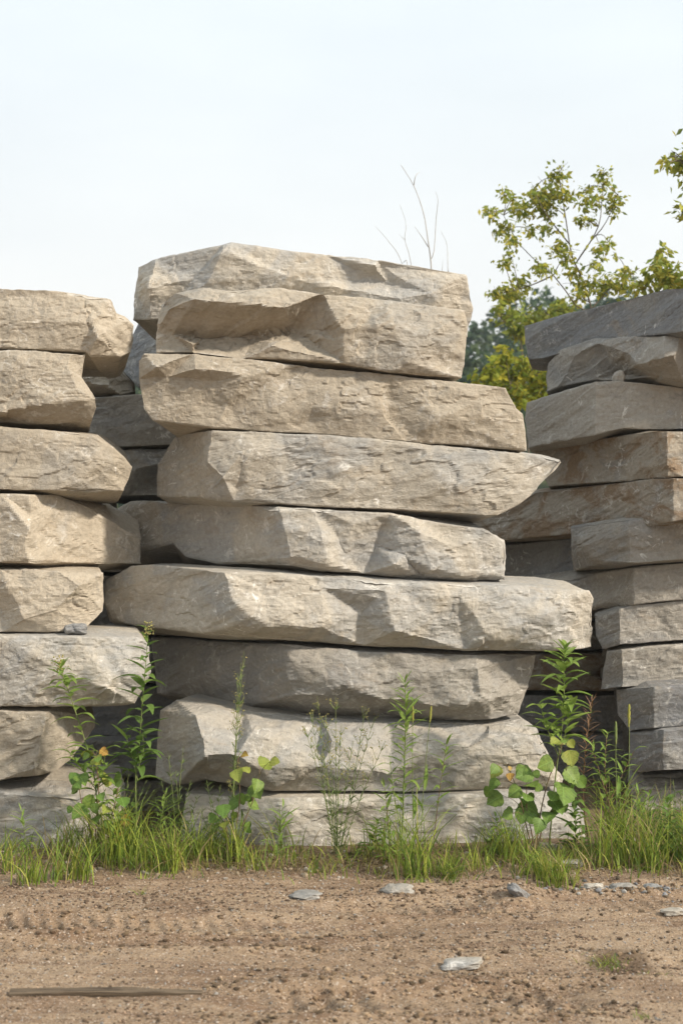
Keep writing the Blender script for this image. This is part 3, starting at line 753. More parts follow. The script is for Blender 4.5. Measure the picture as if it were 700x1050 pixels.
# weathered lath
m_wood, nt, b, out = new_mat('weathered_wood')
tc = N(nt, 'ShaderNodeTexCoord')
g = noise(nt, scaled(nt, tc.outputs['Object'], (2.0, 45, 45)), 2.0, 6, 0.7, 0.4)
c = mixc(nt, rng(nt, g, 0.35, 0.65), (0.045, 0.034, 0.025), (0.17, 0.13, 0.09))
nt.links.new(c, b.inputs['Base Color']); b.inputs['Roughness'].default_value = 0.9
bp = N(nt, 'ShaderNodeBump', i_Strength=0.6, i_Distance=0.003); nt.links.new(g, bp.inputs['Height']); nt.links.new(bp.outputs[0], b.inputs['Normal'])
n_ = 60
t = np.linspace(0, 1, n_); pts = []; ln = 0.68
for k in range(n_):
    hw = 0.018 * (1 - 0.45 * np.clip((t[k] - 0.62) / 0.38, 0, 1) ** 0.8); hh = 0.010 * (1 - 0.6 * np.clip((t[k] - 0.55) / 0.45, 0, 1))
    jn = float(vnoise(np.array([t[k] * 17]), np.array([0.0]), np.array([0.0]), 4)[0])
    zc = 0.004 * math.sin(t[k] * 4)
    for sy, sz in ((-1, -1), (-1, .8), (-.8, 1), (.8, 1), (1, .8), (1, -1)):
        pts.append((t[k] * ln, sy * hw * (1 + .12 * jn), zc + sz * hh * (1 + .15 * jn * sy)))
fs = []
for k in range(n_ - 1):
    for q in range(6):
        a0, a1 = k * 6 + q, k * 6 + (q + 1) % 6
        fs.append((a0, a1, a1 + 6, a0 + 6))
fs += [(0, 5, 4, 1), (1, 4, 3, 2), ((n_-1)*6+0, (n_-1)*6+1, (n_-1)*6+4, (n_-1)*6+5), ((n_-1)*6+1, (n_-1)*6+2, (n_-1)*6+3, (n_-1)*6+4)]
p = on_ground(10, 1024)
lath = link('wooden_lath', mesh_np('wooden_lath', np.array(pts), np.array(fs), False), m_wood, loc=(p.x, p.y, ground_z(p.x + .3, p.y) + 0.013))
lath.rotation_euler = (0.25, 0.0, 0.03)
tag(lath, 'weathered splintered wooden lath lying on the dirt at lower left', 'lath')

# ------------------------------------------------------------------ plants: shared pieces
def leaf_mat(name, c1, c2, trans=0.35, edge=None):
    m, nt, b, out = new_mat(name)
    oi = N(nt, 'ShaderNodeObjectInfo'); tc = N(nt, 'ShaderNodeTexCoord')
    c = mixc(nt, oi.outputs['Random'], c1, c2)
    n = noise(nt, tc.outputs['Object'], 3.0, 4, 0.6)
    c = mixc(nt, rng(nt, n, 0.45, 0.75, 0, 0.5), c, edge or tuple(x * 0.6 for x in c1))
    nt.links.new(c, b.inputs['Base Color'])
    b.inputs['Roughness'].default_value = 0.5; b.inputs['Specular IOR Level'].default_value = 0.3
    t = N(nt, 'ShaderNodeBsdfTranslucent'); nt.links.new(c, t.inputs[0])
    mx = N(nt, 'ShaderNodeMixShader'); mx.inputs[0].default_value = trans
    nt.links.new(b.outputs[0], mx.inputs[1]); nt.links.new(t.outputs[0], mx.inputs[2]); nt.links.new(mx.outputs[0], out.inputs[0])
    return m
M_leaf = leaf_mat('weed_leaf', (0.19, 0.30, 0.06), (0.29, 0.40, 0.09))
M_leafdark = leaf_mat('weed_leaf_deep', (0.12, 0.21, 0.05), (0.18, 0.28, 0.06))
def broad_mat(name, c1, c2, edge):
    m, nt, b, out = new_mat(name)
    oi = N(nt, 'ShaderNodeObjectInfo'); tc = N(nt, 'ShaderNodeTexCoord'); P = tc.outputs['Object']
    sp = N(nt, 'ShaderNodeSeparateXYZ'); nt.links.new(P, sp.inputs[0])
    ax = mth(nt, 'ABSOLUTE', sp.outputs[0])
    c = mixc(nt, oi.outputs['Random'], c1, c2)
    va = N(nt, 'ShaderNodeVectorMath', operation='ADD'); nt.links.new(P, va.inputs[0])
    cx = N(nt, 'ShaderNodeCombineXYZ'); nt.links.new(mth(nt, 'MULTIPLY', oi.outputs['Random'], 50.0), cx.inputs[0]); nt.links.new(cx.outputs[0], va.inputs[1])
    n = noise(nt, va.outputs[0], 3.2, 5, 0.65)
    c = mixc(nt, rng(nt, n, 0.44, 0.66, 0, 0.75), c, edge)
    rim = mth(nt, 'ADD', mth(nt, 'MULTIPLY', ax, 1.0), mth(nt, 'MULTIPLY', n, 0.35))
    c = mixc(nt, rng(nt, rim, 0.48, 0.62, 0, 0.6), c, edge)
    side = mth(nt, 'FRACT', mth(nt, 'MULTIPLY', mth(nt, 'SUBTRACT', sp.outputs[1], mth(nt, 'MULTIPLY', ax, 0.75)), 6.0))
    vein = mth(nt, 'MAXIMUM', rng(nt, ax, 0.012, 0.03, 1, 0), rng(nt, mth(nt, 'ABSOLUTE', mth(nt, 'SUBTRACT', side, 0.5)), 0.04, 0.13, 0.6, 0))
    c = mixc(nt, mth(nt, 'MULTIPLY', vein, 0.5), c, tuple(min(1, x * 1.9 + .03) for x in c1))
    sh = noise(nt, va.outputs[0], 22, 2, 0.5)
    c = mixc(nt, rng(nt, sh, 0.66, 0.70, 0, 0.8), c, (0.10, 0.06, 0.03))
    nt.links.new(c, b.inputs['Base Color']); b.inputs['Roughness'].default_value = 0.5; b.inputs['Specular IOR Level'].default_value = 0.3
    t = N(nt, 'ShaderNodeBsdfTranslucent'); nt.links.new(c, t.inputs[0])
    mx = N(nt, 'ShaderNodeMixShader'); mx.inputs[0].default_value = 0.35
    nt.links.new(b.outputs[0], mx.inputs[1]); nt.links.new(t.outputs[0], mx.inputs[2]); nt.links.new(mx.outputs[0], out.inputs[0])
    return m
M_broad = broad_mat('poplar_leaf', (0.13, 0.235, 0.045), (0.23, 0.32, 0.065), (0.09, 0.15, 0.035))
M_broady = broad_mat('poplar_leaf_pale', (0.25, 0.31, 0.06), (0.36, 0.37, 0.08), (0.17, 0.22, 0.04))
M_broado = broad_mat('poplar_leaf_turning', (0.42, 0.33, 0.06), (0.45, 0.25, 0.06), (0.22, 0.10, 0.035))
M_dryleaf = leaf_mat('dry_leaf', (0.20, 0.115, 0.065), (0.27, 0.17, 0.10), trans=0.15)
M_blade = blend_mat('grass_blade', 0.6, 0.35, 0.25, 0.15, 25)

def plain_mat(name, a, bcol, scale=30):
    m, nt, b, out = new_mat(name)
    tc = N(nt, 'ShaderNodeTexCoord')
    nt.links.new(mixc(nt, rng(nt, noise(nt, tc.outputs['Object'], scale, 4), 0.35, 0.65), a, bcol), b.inputs['Base Color'])
    b.inputs['Roughness'].default_value = 0.8
    return m
M_stem = plain_mat('green_stem', (0.13, 0.19, 0.06), (0.20, 0.22, 0.08))
M_redstem = plain_mat('reddish_stem', (0.17, 0.09, 0.06), (0.13, 0.13, 0.06))
M_drystem = plain_mat('dry_stem', (0.22, 0.13, 0.075), (0.30, 0.20, 0.12))
M_bud = plain_mat('yellow_bud', (0.38, 0.31, 0.12), (0.24, 0.25, 0.09), 80)
M_spike = plain_mat('seed_spike', (0.36, 0.31, 0.06), (0.22, 0.25, 0.06), 90)
M_bark = plain_mat('grey_bark', (0.16, 0.135, 0.10), (0.10, 0.085, 0.065), 12)
M_twig = plain_mat('dead_twig', (0.50, 0.48, 0.45), (0.38, 0.36, 0.34), 12)

def tubes(paths, sides=5):
    """paths: list of (points, radii) -> verts, faces"""
    V, F = [], []
    for pts, rad in paths:
        pts = [Vector(p) for p in pts]
        base = len(V)
        for k, p in enumerate(pts):
            d = (pts[min(k + 1, len(pts) - 1)] - pts[max(k - 1, 0)]).normalized()
            a = d.cross(Vector((0.31, 0.77, 0.13))).normalized(); bb = d.cross(a)
            for q in range(sides):
                an = 6.2832 * q / sides
                V.append(p + (a * math.cos(an) + bb * math.sin(an)) * rad[k])
        for k in range(len(pts) - 1):
            for q in range(sides):
                a0, a1 = base + k * sides + q, base + k * sides + (q + 1) % sides
                F.append((a0, a1, a1 + sides, a0 + sides))
    return np.array([v[:] for v in V]), np.array(F)

def smooth_path(pts, n):
    """Catmull-Rom through points"""
    pts = [Vector(p) for p in pts]
    P_ = [pts[0] * 2 - pts[1]] + pts + [pts[-1] * 2 - pts[-2]]
    res = []
    m = len(pts) - 1
    for k in range(n):
        s = k / (n - 1) * m; i = min(int(s), m - 1); f = s - i
        p0, p1, p2, p3 = P_[i:i + 4]
        res.append(0.5 * ((2 * p1) + (p2 - p0) * f + (2 * p0 - 5 * p1 + 4 * p2 - p3) * f * f + (3 * p1 - p0 - 3 * p2 + p3) * f ** 3))
    return res

def lance_mesh(name, w, droop, mat, fold=0.35, twist=0.0):
    n = 7; V = []; F = []
    for k in range(n):
        t = k / (n - 1)
        wd = w * (math.sin(math.pi * min(t ** 0.75, 1)) ** 0.8 if 0 < t < 1 else (0.12 if t == 0 else 0.0))
        y, z = t * (1 - 0.25 * droop * t), -droop * 0.55 * t * t + 0.12 * t
        sd = 0.06 * twist * math.sin(t * 3)
        V += [(-wd / 2 + sd, y, z + fold * wd / 2), (sd, y, z), (wd / 2 + sd, y, z + fold * wd / 2)]
    for k in range(n - 1):
        a = k * 3
        F += [(a, a + 1, a + 4, a + 3), (a + 1, a + 2, a + 5, a + 4)]
    me = mesh_np(name, np.array(V), np.array(F)); me.materials.append(mat)
    return me
def broad_mesh(name, mat, bend, seed):
    """poplar leaf: rounded, toothed, with a short tip; cupped, with the midrib sunk and the rim curling"""
    r = random.Random(seed); V = []; F = []
    prof = [(0, .16), (.05, .60), (.11, .82), (.20, .96), (.30, 1.02), (.41, 1.02), (.52, .94), (.63, .82), (.73, .66), (.82, .48), (.90, .28), (1.0, .02)]
    n = len(prof); cu = r.uniform(-.25, .35)
    for k, (t, wd) in enumerate(prof):
        z = -bend * t * t
        for sgn, fr in ((-1, 1), (-1, .5), (0, 0), (1, .5), (1, 1)):
            w = wd * .5 * fr * (1 + (r.uniform(-.07, .07) if fr == 1 else 0))
            V.append((sgn * w, t + (.02 * (k % 2) if fr == 1 else 0), z + (.14 + cu * t) * w * fr + (.035 if fr == .5 else 0) + (r.uniform(-.03, .03) if fr == 1 else 0)))
    for k in range(n - 1):
        for q in range(4):
            a = k * 5 + q; F.append((a, a + 1, a + 6, a + 5))
    me = mesh_np(name, np.array(V), np.array(F)); me.materials.append(mat)
    return me
LANCE = [lance_mesh('leaf', .25, d, M_leaf, twist=tw) for d, tw in ((.25, 0), (.6, 1), (.95, -1))]
LANCED = [lance_mesh('leaf', .27, d, M_leafdark, twist=tw) for d, tw in ((.25, 0), (.6, 1), (.95, -1))]
NARROW = [lance_mesh('leaf', .14, d, M_leaf, twist=tw) for d, tw in ((.15, 0), (.5, 1), (.9, -1))]
DRY = [lance_mesh('leaf', .10, d, M_dryleaf, twist=tw) for d, tw in ((.2, 1), (.7, -1))]
BROAD = {k: [broad_mesh('leaf', m, bd, i) for i, bd in enumerate((.05, .2, .35))] for k, m in (('g', M_broad), ('y', M_broady), ('o', M_broado))}

def orient(d, up):
    d = d.normalized(); x = d.cross(up)
    if x.length < 1e-4: x = d.cross(Vector((1, 0, 0)))
    x.normalize(); z = x.cross(d)
    return Matrix((x, d, z)).transposed()

def put_leaf(parent, me, p, d, up, size, name='leaf'):
    o = bpy.data.objects.new(name, me)
    COL.objects.link(o)
    o.parent = parent
    M = orient(d, up).to_4x4()
    M = Matrix.Translation(p - parent.location) @ M @ Matrix.Diagonal((size, size, size, 1))
    o.matrix_local = M
    return o

def stem_points(px_pts, depth, seed=0, wob=0.02):
    r = random.Random(seed)
    return [unproject(x, y, depth + (r.uniform(-wob, wob) if k else 0)) for k, (x, y) in enumerate(px_pts)]

def weed(name, label, px_pts, depth, n, size, meshes, start=0.12, top_bud=False, seed=0, rad=.0045, mat=None, spread=0.55, dense_top=1.0, shrink=0.5, side=()):
    """an upright weed: one stem, lance leaves set in a spiral, each leaf its own piece"""
    r = random.Random(seed)
    sp = stem_points(px_pts, depth, seed)
    g = ground_z(sp[0].x, sp[0].y); sp[0].z = g - 0.01
    path = smooth_path(sp, 24)
    root = empty(name, path[0])
    paths = [([q - root.location for q in path], [rad * (1 - 0.65 * k / 23) for k in range(24)])]
    for s in side:                       # short side shoots
        q = smooth_path(stem_points(s, depth - .03, seed + 9), 8)
        paths.append(([v - root.location for v in q], [rad * .6 * (1 - .5 * k / 7) for k in range(8)]))
        for k in range(14):
            f = 0.2 + 0.8 * k / 13; p_ = q[min(int(f * 7), 7)]
            an = k * 2.4 + r.uniform(-.3, .3)
            d = Vector((math.cos(an), math.sin(an), r.uniform(.2, .9)))
            put_leaf(root, r.choice(meshes), p_, d, Vector((0, 0, 1)), size * r.uniform(.9, 1.3))
    link('stem', mesh_np('stem', *tubes(paths, 5)), mat or M_stem, root)
    for k in range(n):
        f = start + (1 - start) * (k / (n - 1)) ** dense_top
        s_ = f * 23; i = min(int(s_), 22); p_ = path[i].lerp(path[i + 1], s_ - i)
        an = k * 2.399 + r.uniform(-.35, .35) + seed
        lift = r.uniform(.1, .45) + (1.0 if f > .93 else 0.25 * f) * spread
        d = Vector((math.cos(an), math.sin(an), lift))
        sz = 1.6 * size * (1 - shrink * max(0, (f - .72) / .28)) * r.uniform(.75, 1.12)
        put_leaf(root, r.choice(meshes), p_, d, Vector((0, 0, 1)), sz)
    if top_bud:
        v, f_ = ico(1); V, F_ = [], []
        for k in range(46):
            q = path[-1] - root.location + Vector((r.gauss(0, .016), r.gauss(0, .016), r.uniform(-.03, .05)))
            F_.append(f_ + len(V) * len(v)); V.append(v * r.uniform(.0025, .0055) + np.array(q))
        link('flower_bud', mesh_np('flower_bud', np.concatenate(V), np.concatenate(F_)), M_bud, root)
    tag(root, label, 'weed', 'weeds along the foot of the stacks')
    return root

weed('leafy_weed', 'leafy weed leaning left before the pale blocky slab, its tip budding', [(104, 884), (97, 800), (88, 763), (74, 720), (66, 697), (61, 682)], 7.60, 40, .105, LANCE, top_bud=True, seed=1, dense_top=.8,
     side=[[(98, 810), (85, 790), (68, 768)], [(98, 815), (105, 795), (108, 770)]])
weed('leafy_weed', 'tallest upright weed in the gap beside the left stack, pink-brown bud on top', [(141, 884), (139, 800), (143, 759), (146, 720), (149, 686), (152, 647)], 7.62, 38, .118, LANCED, top_bud=True, seed=2, dense_top=.85,
     side=[[(141, 800), (135, 775), (128, 752)], [(141, 790), (147, 770), (146, 750)]])
weed('narrow_leaved_weed', 'tall narrow-leaved weed in front of the centre stack beside two yellow spikes', [(411, 890), (413, 830), (415, 770), (416, 730), (415, 699)], 7.55, 76, .092, NARROW, seed=3, start=.22, rad=.005, spread=.9,
     side=[[(412, 860), (403, 810), (399, 775)]])
weed('narrow_leaved_weed', 'short thin weed right of the tall narrow-leaved one, with a tufted tip', [(443, 880), (447, 840), (452, 800), (458, 762)], 7.58, 26, .075, NARROW, seed=4, start=.3, rad=.003, mat=M_redstem, dense_top=.7, shrink=.1)
weed('leafy_weed', 'tall fresh green weed before the dark gap at right, long leaves in whorls', [(562, 872), (569, 800), (575, 755), (578, 716), (578, 684), (579, 664)], 7.75, 46, .125, LANCE, seed=5, start=.3, dense_top=.75, spread=.7,
     side=[[(575, 770), (582, 740), (583, 720)], [(572, 775), (560, 745), (553, 720)]])
weed('leafy_weed', 'tangled olive weed with drooping leaves under the dry brown one', [(628, 884), (624, 830), (620, 790), (622, 752)], 7.8, 44, .085, NARROW + LANCE[1:], seed=6, start=.15, rad=.004, mat=M_drystem,
     side=[[(626, 830), (614, 790), (606, 765)], [(626, 820), (640, 790), (650, 770)]])
weed('leafy_weed', 'low dark weed at the foot of the right stack, right of the tangled one', [(663, 884), (661, 850), (666, 815)], 7.9, 34, .08, LANCED, seed=7, start=.1, side=[[(662, 870), (680, 840), (690, 815)], [(662, 870), (648, 840), (640, 810)]])
weed('dry_weed', 'dry rust-brown feathery weed in front of the dark right gap', [(604, 884), (598, 820), (600, 770), (607, 720)], 7.85, 90, .06, DRY, seed=8, start=.25, rad=.004, mat=M_drystem, spread=1.5, shrink=.2)

for k_, (lab, pts, dep, n_l, sz_, ms_) in enumerate([
        ('low leafy weed at the far left edge among the grass', [(28, 892), (26, 860), (22, 832)], 7.5, 26, .065, NARROW),
        ('short green weed between the two tallest left weeds', [(118, 890), (120, 850), (116, 812)], 7.55, 34, .085, LANCE),
        ('bushy weed at the foot of the taller left weed, on its right', [(163, 890), (164, 850), (170, 812)], 7.6, 40, .075, NARROW),
        ('low weed before the bottom centre slab, left of the wispy one', [(283, 888), (287, 855), (290, 828)], 7.55, 22, .085, NARROW),
        ('low spreading weed right of the wispy one', [(378, 886), (382, 862), (388, 842)], 7.6, 26, .07, LANCE),
        ('reddish-stemmed low weed at the foot of the tall narrow-leaved one', [(400, 894), (398, 850), (394, 806)], 7.5, 30, .08, NARROW),
        ('low leafy weed left of the largest broad-leaved sapling', [(508, 888), (512, 862), (508, 838)], 7.6, 26, .07, LANCE),
        ('dense leafy weed right of the largest broad-leaved sapling', [(588, 890), (590, 850), (586, 806)], 7.6, 40, .085, LANCED),
        ('shaggy weed between the two green grass spikes', [(648, 888), (650, 850), (655, 812)], 7.6, 40, .08, NARROW),
        ('dark leafy weed at the lower right edge of the grass', [(690, 890), (688, 855), (684, 822)], 7.55, 40, .075, LANCED)]):
    weed('leafy_weed', lab, pts, dep, n_l, sz_, ms_, seed=200 + k_, start=.12, rad=.003, mat=M_redstem if 'reddish' in lab else None, spread=.9)

# fine branching weeds
def fine_weed(name, label, base, tips, depth, seed, leafy=.5, buds=True, lower=60, curl=0.0):
    r = random.Random(seed)
    b0 = unproject(base[0], base[1], depth); b0.z = ground_z(b0.x, b0.y) - .01
    root = empty(name, b0)
    paths = []; mains = []; V = []; F_ = []; budV = []; budF = []
    v, f_ = ico(1)
    cnt = 0
    strips = []
    def strip(p, d, L_, w):
        sd = d.cross(Vector((0, 1, 0.3))).normalized() * w / 2
        m = p + d * L_ * .5 + Vector((0, 0, .08 * L_)); e = p + d * L_
        strips.append((p - sd * .5, p + sd * .5, m + sd, m - sd, e))
    for tx, ty in tips:
        tp = unproject(tx, ty, depth + r.uniform(-.06, .06))
        mid = b0.lerp(tp, .5) + Vector((r.uniform(-.01, .01), 0, .03))
        q = smooth_path([Vector((0, 0, 0)), mid - b0, tp - b0], 12)
        paths.append((q, [.0026 * (1 - .6 * k / 11) for k in range(12)]))
        hgt = tp.z - b0.z; mains.append(q)
        for k in range(int(26 * leafy * hgt / .5) + 6):
            f = r.uniform(.25, .98); p_ = q[int(f * 11)]
            an = r.uniform(0, 6.28); strip(p_, Vector((math.cos(an), math.sin(an), r.uniform(.5, 1.3))).normalized(), r.uniform(.018, .05), .003)
        if buds:
            for k in range(9):
                f = r.uniform(.6, 1.0); p_ = q[int(f * 11)]; an = r.uniform(0, 6.28)
                e = p_ + Vector((math.cos(an) * .03, math.sin(an) * .03, r.uniform(.03, .07)))
                paths.append(([p_, p_.lerp(e, .6) + Vector((0, 0, -.004)), e], [.0014, .0012, .001]))
                for z in range(4):
                    budF.append(f_ + len(budV) * len(v)); budV.append(v * r.uniform(.002, .0038) + np.array(e + Vector((r.gauss(0, .007), r.gauss(0, .007), r.gauss(0, .007)))))
    for k in range(lower):
        tp = r.choice(mains); p_ = tp[r.randint(0, 5)]
        an = r.uniform(0, 6.28); strip(p_, Vector((math.cos(an), math.sin(an), r.uniform(.2, 1.1))).normalized(), r.uniform(.03, .075), .004)
    link('stem', mesh_np('stem', *tubes(paths, 4)), M_stem, root)
    V = np.array([[c[:] for c in s] for s in strips]).reshape(-1, 3)
    n = len(strips); o5 = np.arange(n)[:, None] * 5
    T = np.concatenate([o5 + np.array([[0, 1, 2]]), o5 + np.array([[0, 2, 3]]), o5 + np.array([[3, 2, 4]])])
    tint = np.repeat(np.array([[.15, .22, .06]]) * np.array([[r.uniform(.7, 1.4)] for _ in range(n)]), 5, 0)
    fo = link('foliage', mesh_np('foliage', V, T, True, tint), M_blade, root)
    fo['kind'] = 'stuff'
    if budV: link('flower_buds', mesh_np('flower_buds', np.concatenate(budV), np.concatenate(budF)), M_bud, root)['kind'] = 'stuff'
    tag(root, label, 'weed', 'weeds along the foot of the stacks')
fine_weed('branching_weed', 'wispy branching weed with tiny buds before the middle of the centre stack', (346, 878), [(318, 728), (325, 714), (333, 735), (344, 714), (350, 742), (375, 724), (384, 735), (312, 745), (362, 760), (330, 770), (395, 760)], 7.6, 31, .5, lower=150)
fine_weed('branching_weed', 'single slender weed with a feathery flower spike before the grey undercut slab', (236, 882), [(250, 668), (247, 680), (244, 690), (240, 780)], 7.62, 32, .5, True, lower=40)
fine_weed('branching_weed', 'feathery low weed under the broken grey corner of the centre stack', (182, 886), [(172, 770), (188, 765), (196, 800), (165, 800), (180, 790), (203, 815), (158, 820)], 7.65, 33, .9, False, lower=200)
fine_weed('branching_weed', 'feathery low weed left of the broad-leaved middle sapling', (222, 888), [(212, 800), (226, 805), (238, 815), (205, 830), (217, 820)], 7.6, 34, .9, False, lower=150)
fine_weed('branching_weed', 'feathery low weed behind the two tallest left weeds', (128, 884), [(120, 800), (132, 790), (150, 800), (116, 825), (158, 810)], 7.7, 35, .9, False, lower=150)
fine_weed('branching_weed', 'soft bushy weed at the right edge before the right stack', (692, 884), [(680, 815), (690, 800), (698, 810), (705, 800), (672, 835)], 7.7, 36, .9, False, lower=160)

# saplings with broad leaves
def sapling(label, base, depth, leaves, seed, stems):
    r = random.Random(seed)
    b0 = unproject(base[0], base[1], depth); b0.z = ground_z(b0.x, b0.y) - .01
    root = empty('poplar_sapling', b0)
    paths = []; nodes = []
    for s in stems:
        q = smooth_path([b0] + stem_points(s, depth, seed), 14)
        paths.append(([p_ - b0 for p_ in q], [.0042 * (1 - .6 * k / 13) for k in range(14)]))
        nodes += q[3:]
    leaves = leaves + [(x + r.uniform(-11, 11), y + r.uniform(-9, 12), s * r.uniform(.45, .8), r.choice((c, 'g', 'g'))) for x, y, s, c in leaves]
    for k, (x, y, sz, c) in enumerate(leaves):
        dl = depth + r.uniform(-.12, .10)
        cen = unproject(x, y, dl); L_ = sz / FPX * dl * .95
        nd = min(nodes, key=lambda p_: (p_ - cen).length + max(0, p_.z - cen.z) * .6)
        d = (cen - nd); d.y *= .4; d.z -= .35 * d.length + .02; d.normalize()
        d = (d + Vector((r.uniform(-.4, .4), r.uniform(-.5, .1), r.uniform(-.3, .15)))).normalized()
        start = cen - d * L_ * .5
        up = Vector((r.uniform(-.8, .8), -1.0, r.uniform(.1, 1.3)))
        put_leaf(root, r.choice(BROAD[c]), start, d, up, L_)
        mid = nd.lerp(start, .5) + Vector((0, 0, .012))
        paths.append(([nd - b0, mid - b0, start - b0], [.0018, .0014, .0012]))
    link('stem', mesh_np('stem', *tubes(paths, 5)), M_redstem, root)
    return tag(root, label, 'sapling', 'broad-leaved saplings among the weeds')
def px_list(ox, oy, sc, lst): return [(ox + x / sc, oy + y / sc, s / sc, c) for x, y, s, c in lst]
sapling('broad-leaved sapling with yellowing lower leaves at the foot of the left stack', (96, 886), 7.52, px_list(30, 640, 4.373,
        [(255, 585, 60, 'y'), (335, 575, 45, 'o'), (305, 615, 65, 'y'), (322, 645, 65, 'g'), (205, 728, 85, 'g'), (235, 692, 75, 'g'), (350, 700, 75, 'y'), (400, 716, 45, 'g'), (310, 775, 90, 'g'), (225, 840, 85, 'g'), (300, 880, 75, 'g'),
         (345, 830, 55, 'y'), (435, 885, 60, 'o'), (410, 930, 55, 'o'), (360, 925, 65, 'y'), (420, 800, 70, 'g'), (270, 800, 70, 'g')]), 61, [[(98, 850), (101, 810), (98, 775)], [(105, 860), (115, 835), (122, 805)], [(92, 850), (84, 825), (80, 800)]])
sapling('small broad-leaved sapling before the dark scoop of the second-lowest centre slab', (238, 884), 7.55, px_list(210, 650, 4.565,
        [(150, 660, 70, 'y'), (285, 610, 85, 'y'), (245, 735, 92, 'g'), (230, 800, 70, 'g'), (85, 825, 78, 'g'), (170, 870, 88, 'g'), (95, 895, 60, 'y'), (170, 775, 62, 'g'), (185, 565, 40, 'o'), (130, 800, 66, 'g'), (200, 910, 60, 'g')]),
        62, [[(242, 850), (246, 815), (243, 785)], [(245, 855), (258, 825), (266, 795)], [(234, 860), (230, 840), (228, 825)]])
sapling('largest broad-leaved sapling on reddish stems at the right end of the centre stack', (549, 884), 7.6, px_list(500, 650, 4.375,
        [(35, 620, 70, 'y'), (25, 675, 66, 'g'), (30, 745, 85, 'g'), (85, 815, 55, 'g'), (165, 630, 90, 'g'), (120, 710, 72, 'g'), (200, 680, 75, 'g'), (175, 750, 100, 'g'), (155, 815, 80, 'g'), (260, 585, 85, 'g'), (300, 485, 58, 'y'),
         (370, 560, 80, 'y'), (375, 640, 96, 'g'), (340, 720, 125, 'g'), (310, 775, 95, 'g'), (270, 820, 70, 'g'), (230, 860, 75, 'g'), (375, 495, 45, 'y'), (100, 640, 40, 'o'), (200, 790, 80, 'g')]),
        63, [[(553, 840), (562, 800), (575, 770), (572, 762)], [(540, 850), (532, 815), (520, 785)], [(556, 850), (575, 815), (583, 775)], [(545, 855), (540, 830), (540, 790)]])

# seed-head grasses
def spike_grass(label, base, top, depth, L_, mat, seed, rad=.006, droop=0):
    r = random.Random(seed)
    b0 = unproject(base[0], base[1], depth); b0.z = ground_z(b0.x, b0.y) - .01
    t_ = unproject(top[0], top[1], depth)
    root = empty('spike_grass', b0)
    d = t_ - b0
    q = smooth_path([Vector((0, 0, 0)), d * .5 + Vector((r.uniform(-.01, .01), 0, 0)), d], 12)
    link('stem', mesh_np('stem', *tubes([(q, [.0024 * (1 - .4 * k / 11) for k in range(12)])], 4)), M_stem, root)
    e = d.normalized() * L_
    n = 12
    pts = [d - e * (1 - k / (n - 1)) + Vector((r.gauss(0, .0008), 0, 0)) for k in range(n)]
    link('seed_head', mesh_np('seed_head', *tubes([(pts, [rad * (math.sin(math.pi * (.08 + .84 * k / (n - 1))) ** .5) * r.uniform(.85, 1.15) for k in range(n)])], 7)), mat, root)
    for k in range(2):
        an = r.uniform(0, 6.28)
        put_leaf(root, NARROW[k], b0 + d * r.uniform(.25, .5), Vector((math.cos(an), math.sin(an), 1.4)), Vector((0, 0, 1)), .16)
    return tag(root, label, 'grass', 'grasses with seed spikes')
spike_grass('yellow seed spike standing close beside the tall narrow-leaved weed', (424, 888), (423, 724), 7.54, .085, M_spike, 71)
spike_grass('yellow seed spike leaning out right of the tall narrow-leaved weed', (430, 888), (442, 724), 7.54, .085, M_spike, 72)
spike_grass('green grass spike before the right stack, left and lower of two', (634, 886), (631, 740), 7.7, .12, M_stem, 73, .007)
spike_grass('green grass spike before the right stack, right and taller of two', (641, 886), (645, 722), 7.72, .12, M_spike, 74, .0075)

# ------------------------------------------------------------------ grass
def blades(n, x, y, h, lean, w, col, name, label, mat, seed):
    r = np.random.default_rng(seed)
    an = r.random(n) * 6.283
    dx, dy = np.cos(an) * lean, np.sin(an) * lean
    z = ground_h(x, y) - .008
    rows = np.linspace(0, 1, 5)
    wa = r.random(n) * 3.14; wx, wy = np.cos(wa) * .5, np.sin(wa) * .5
    V = np.zeros((n, 10, 3))
    for k, t in enumerate(rows):
        c = np.stack([x + dx * h * (t ** 1.9), y + dy * h * (t ** 1.9), z + h * (t - .38 * lean * t ** 2.4)], 1)
        wd = w * (1 - t ** 2.2) + .0004
        off = np.stack([wx * wd, wy * wd, 0 * wd], 1)
        V[:, 2 * k] = c - off; V[:, 2 * k + 1] = c + off
    o = np.arange(n)[:, None] * 10
    F_ = np.concatenate([o + np.array([[2 * k, 2 * k + 1, 2 * k + 3, 2 * k + 2]]) for k in range(4)])
    return V.reshape(-1, 3), F_, np.repeat(col, 10, 0)
rg = np.random.default_rng(11)
tx, ty, th, tn = [], [], [], []
def tuft(px, py, hpx, n, spread=9):
    n = int(n * rg.uniform(.35, .9) * (1.5 if px < 255 or px > 495 else 1.0)); hpx *= rg.uniform(.75, 1.2)
    p_ = on_ground(px, py)
    tx.append(p_.x + rg.normal(0, spread / 190.0, n)); ty.append(p_.y + rg.uniform(-.32, .16) + rg.normal(0, .045, n))
    th.append(hpx / 190.0 * (0.35 + 0.75 * rg.random(n)))
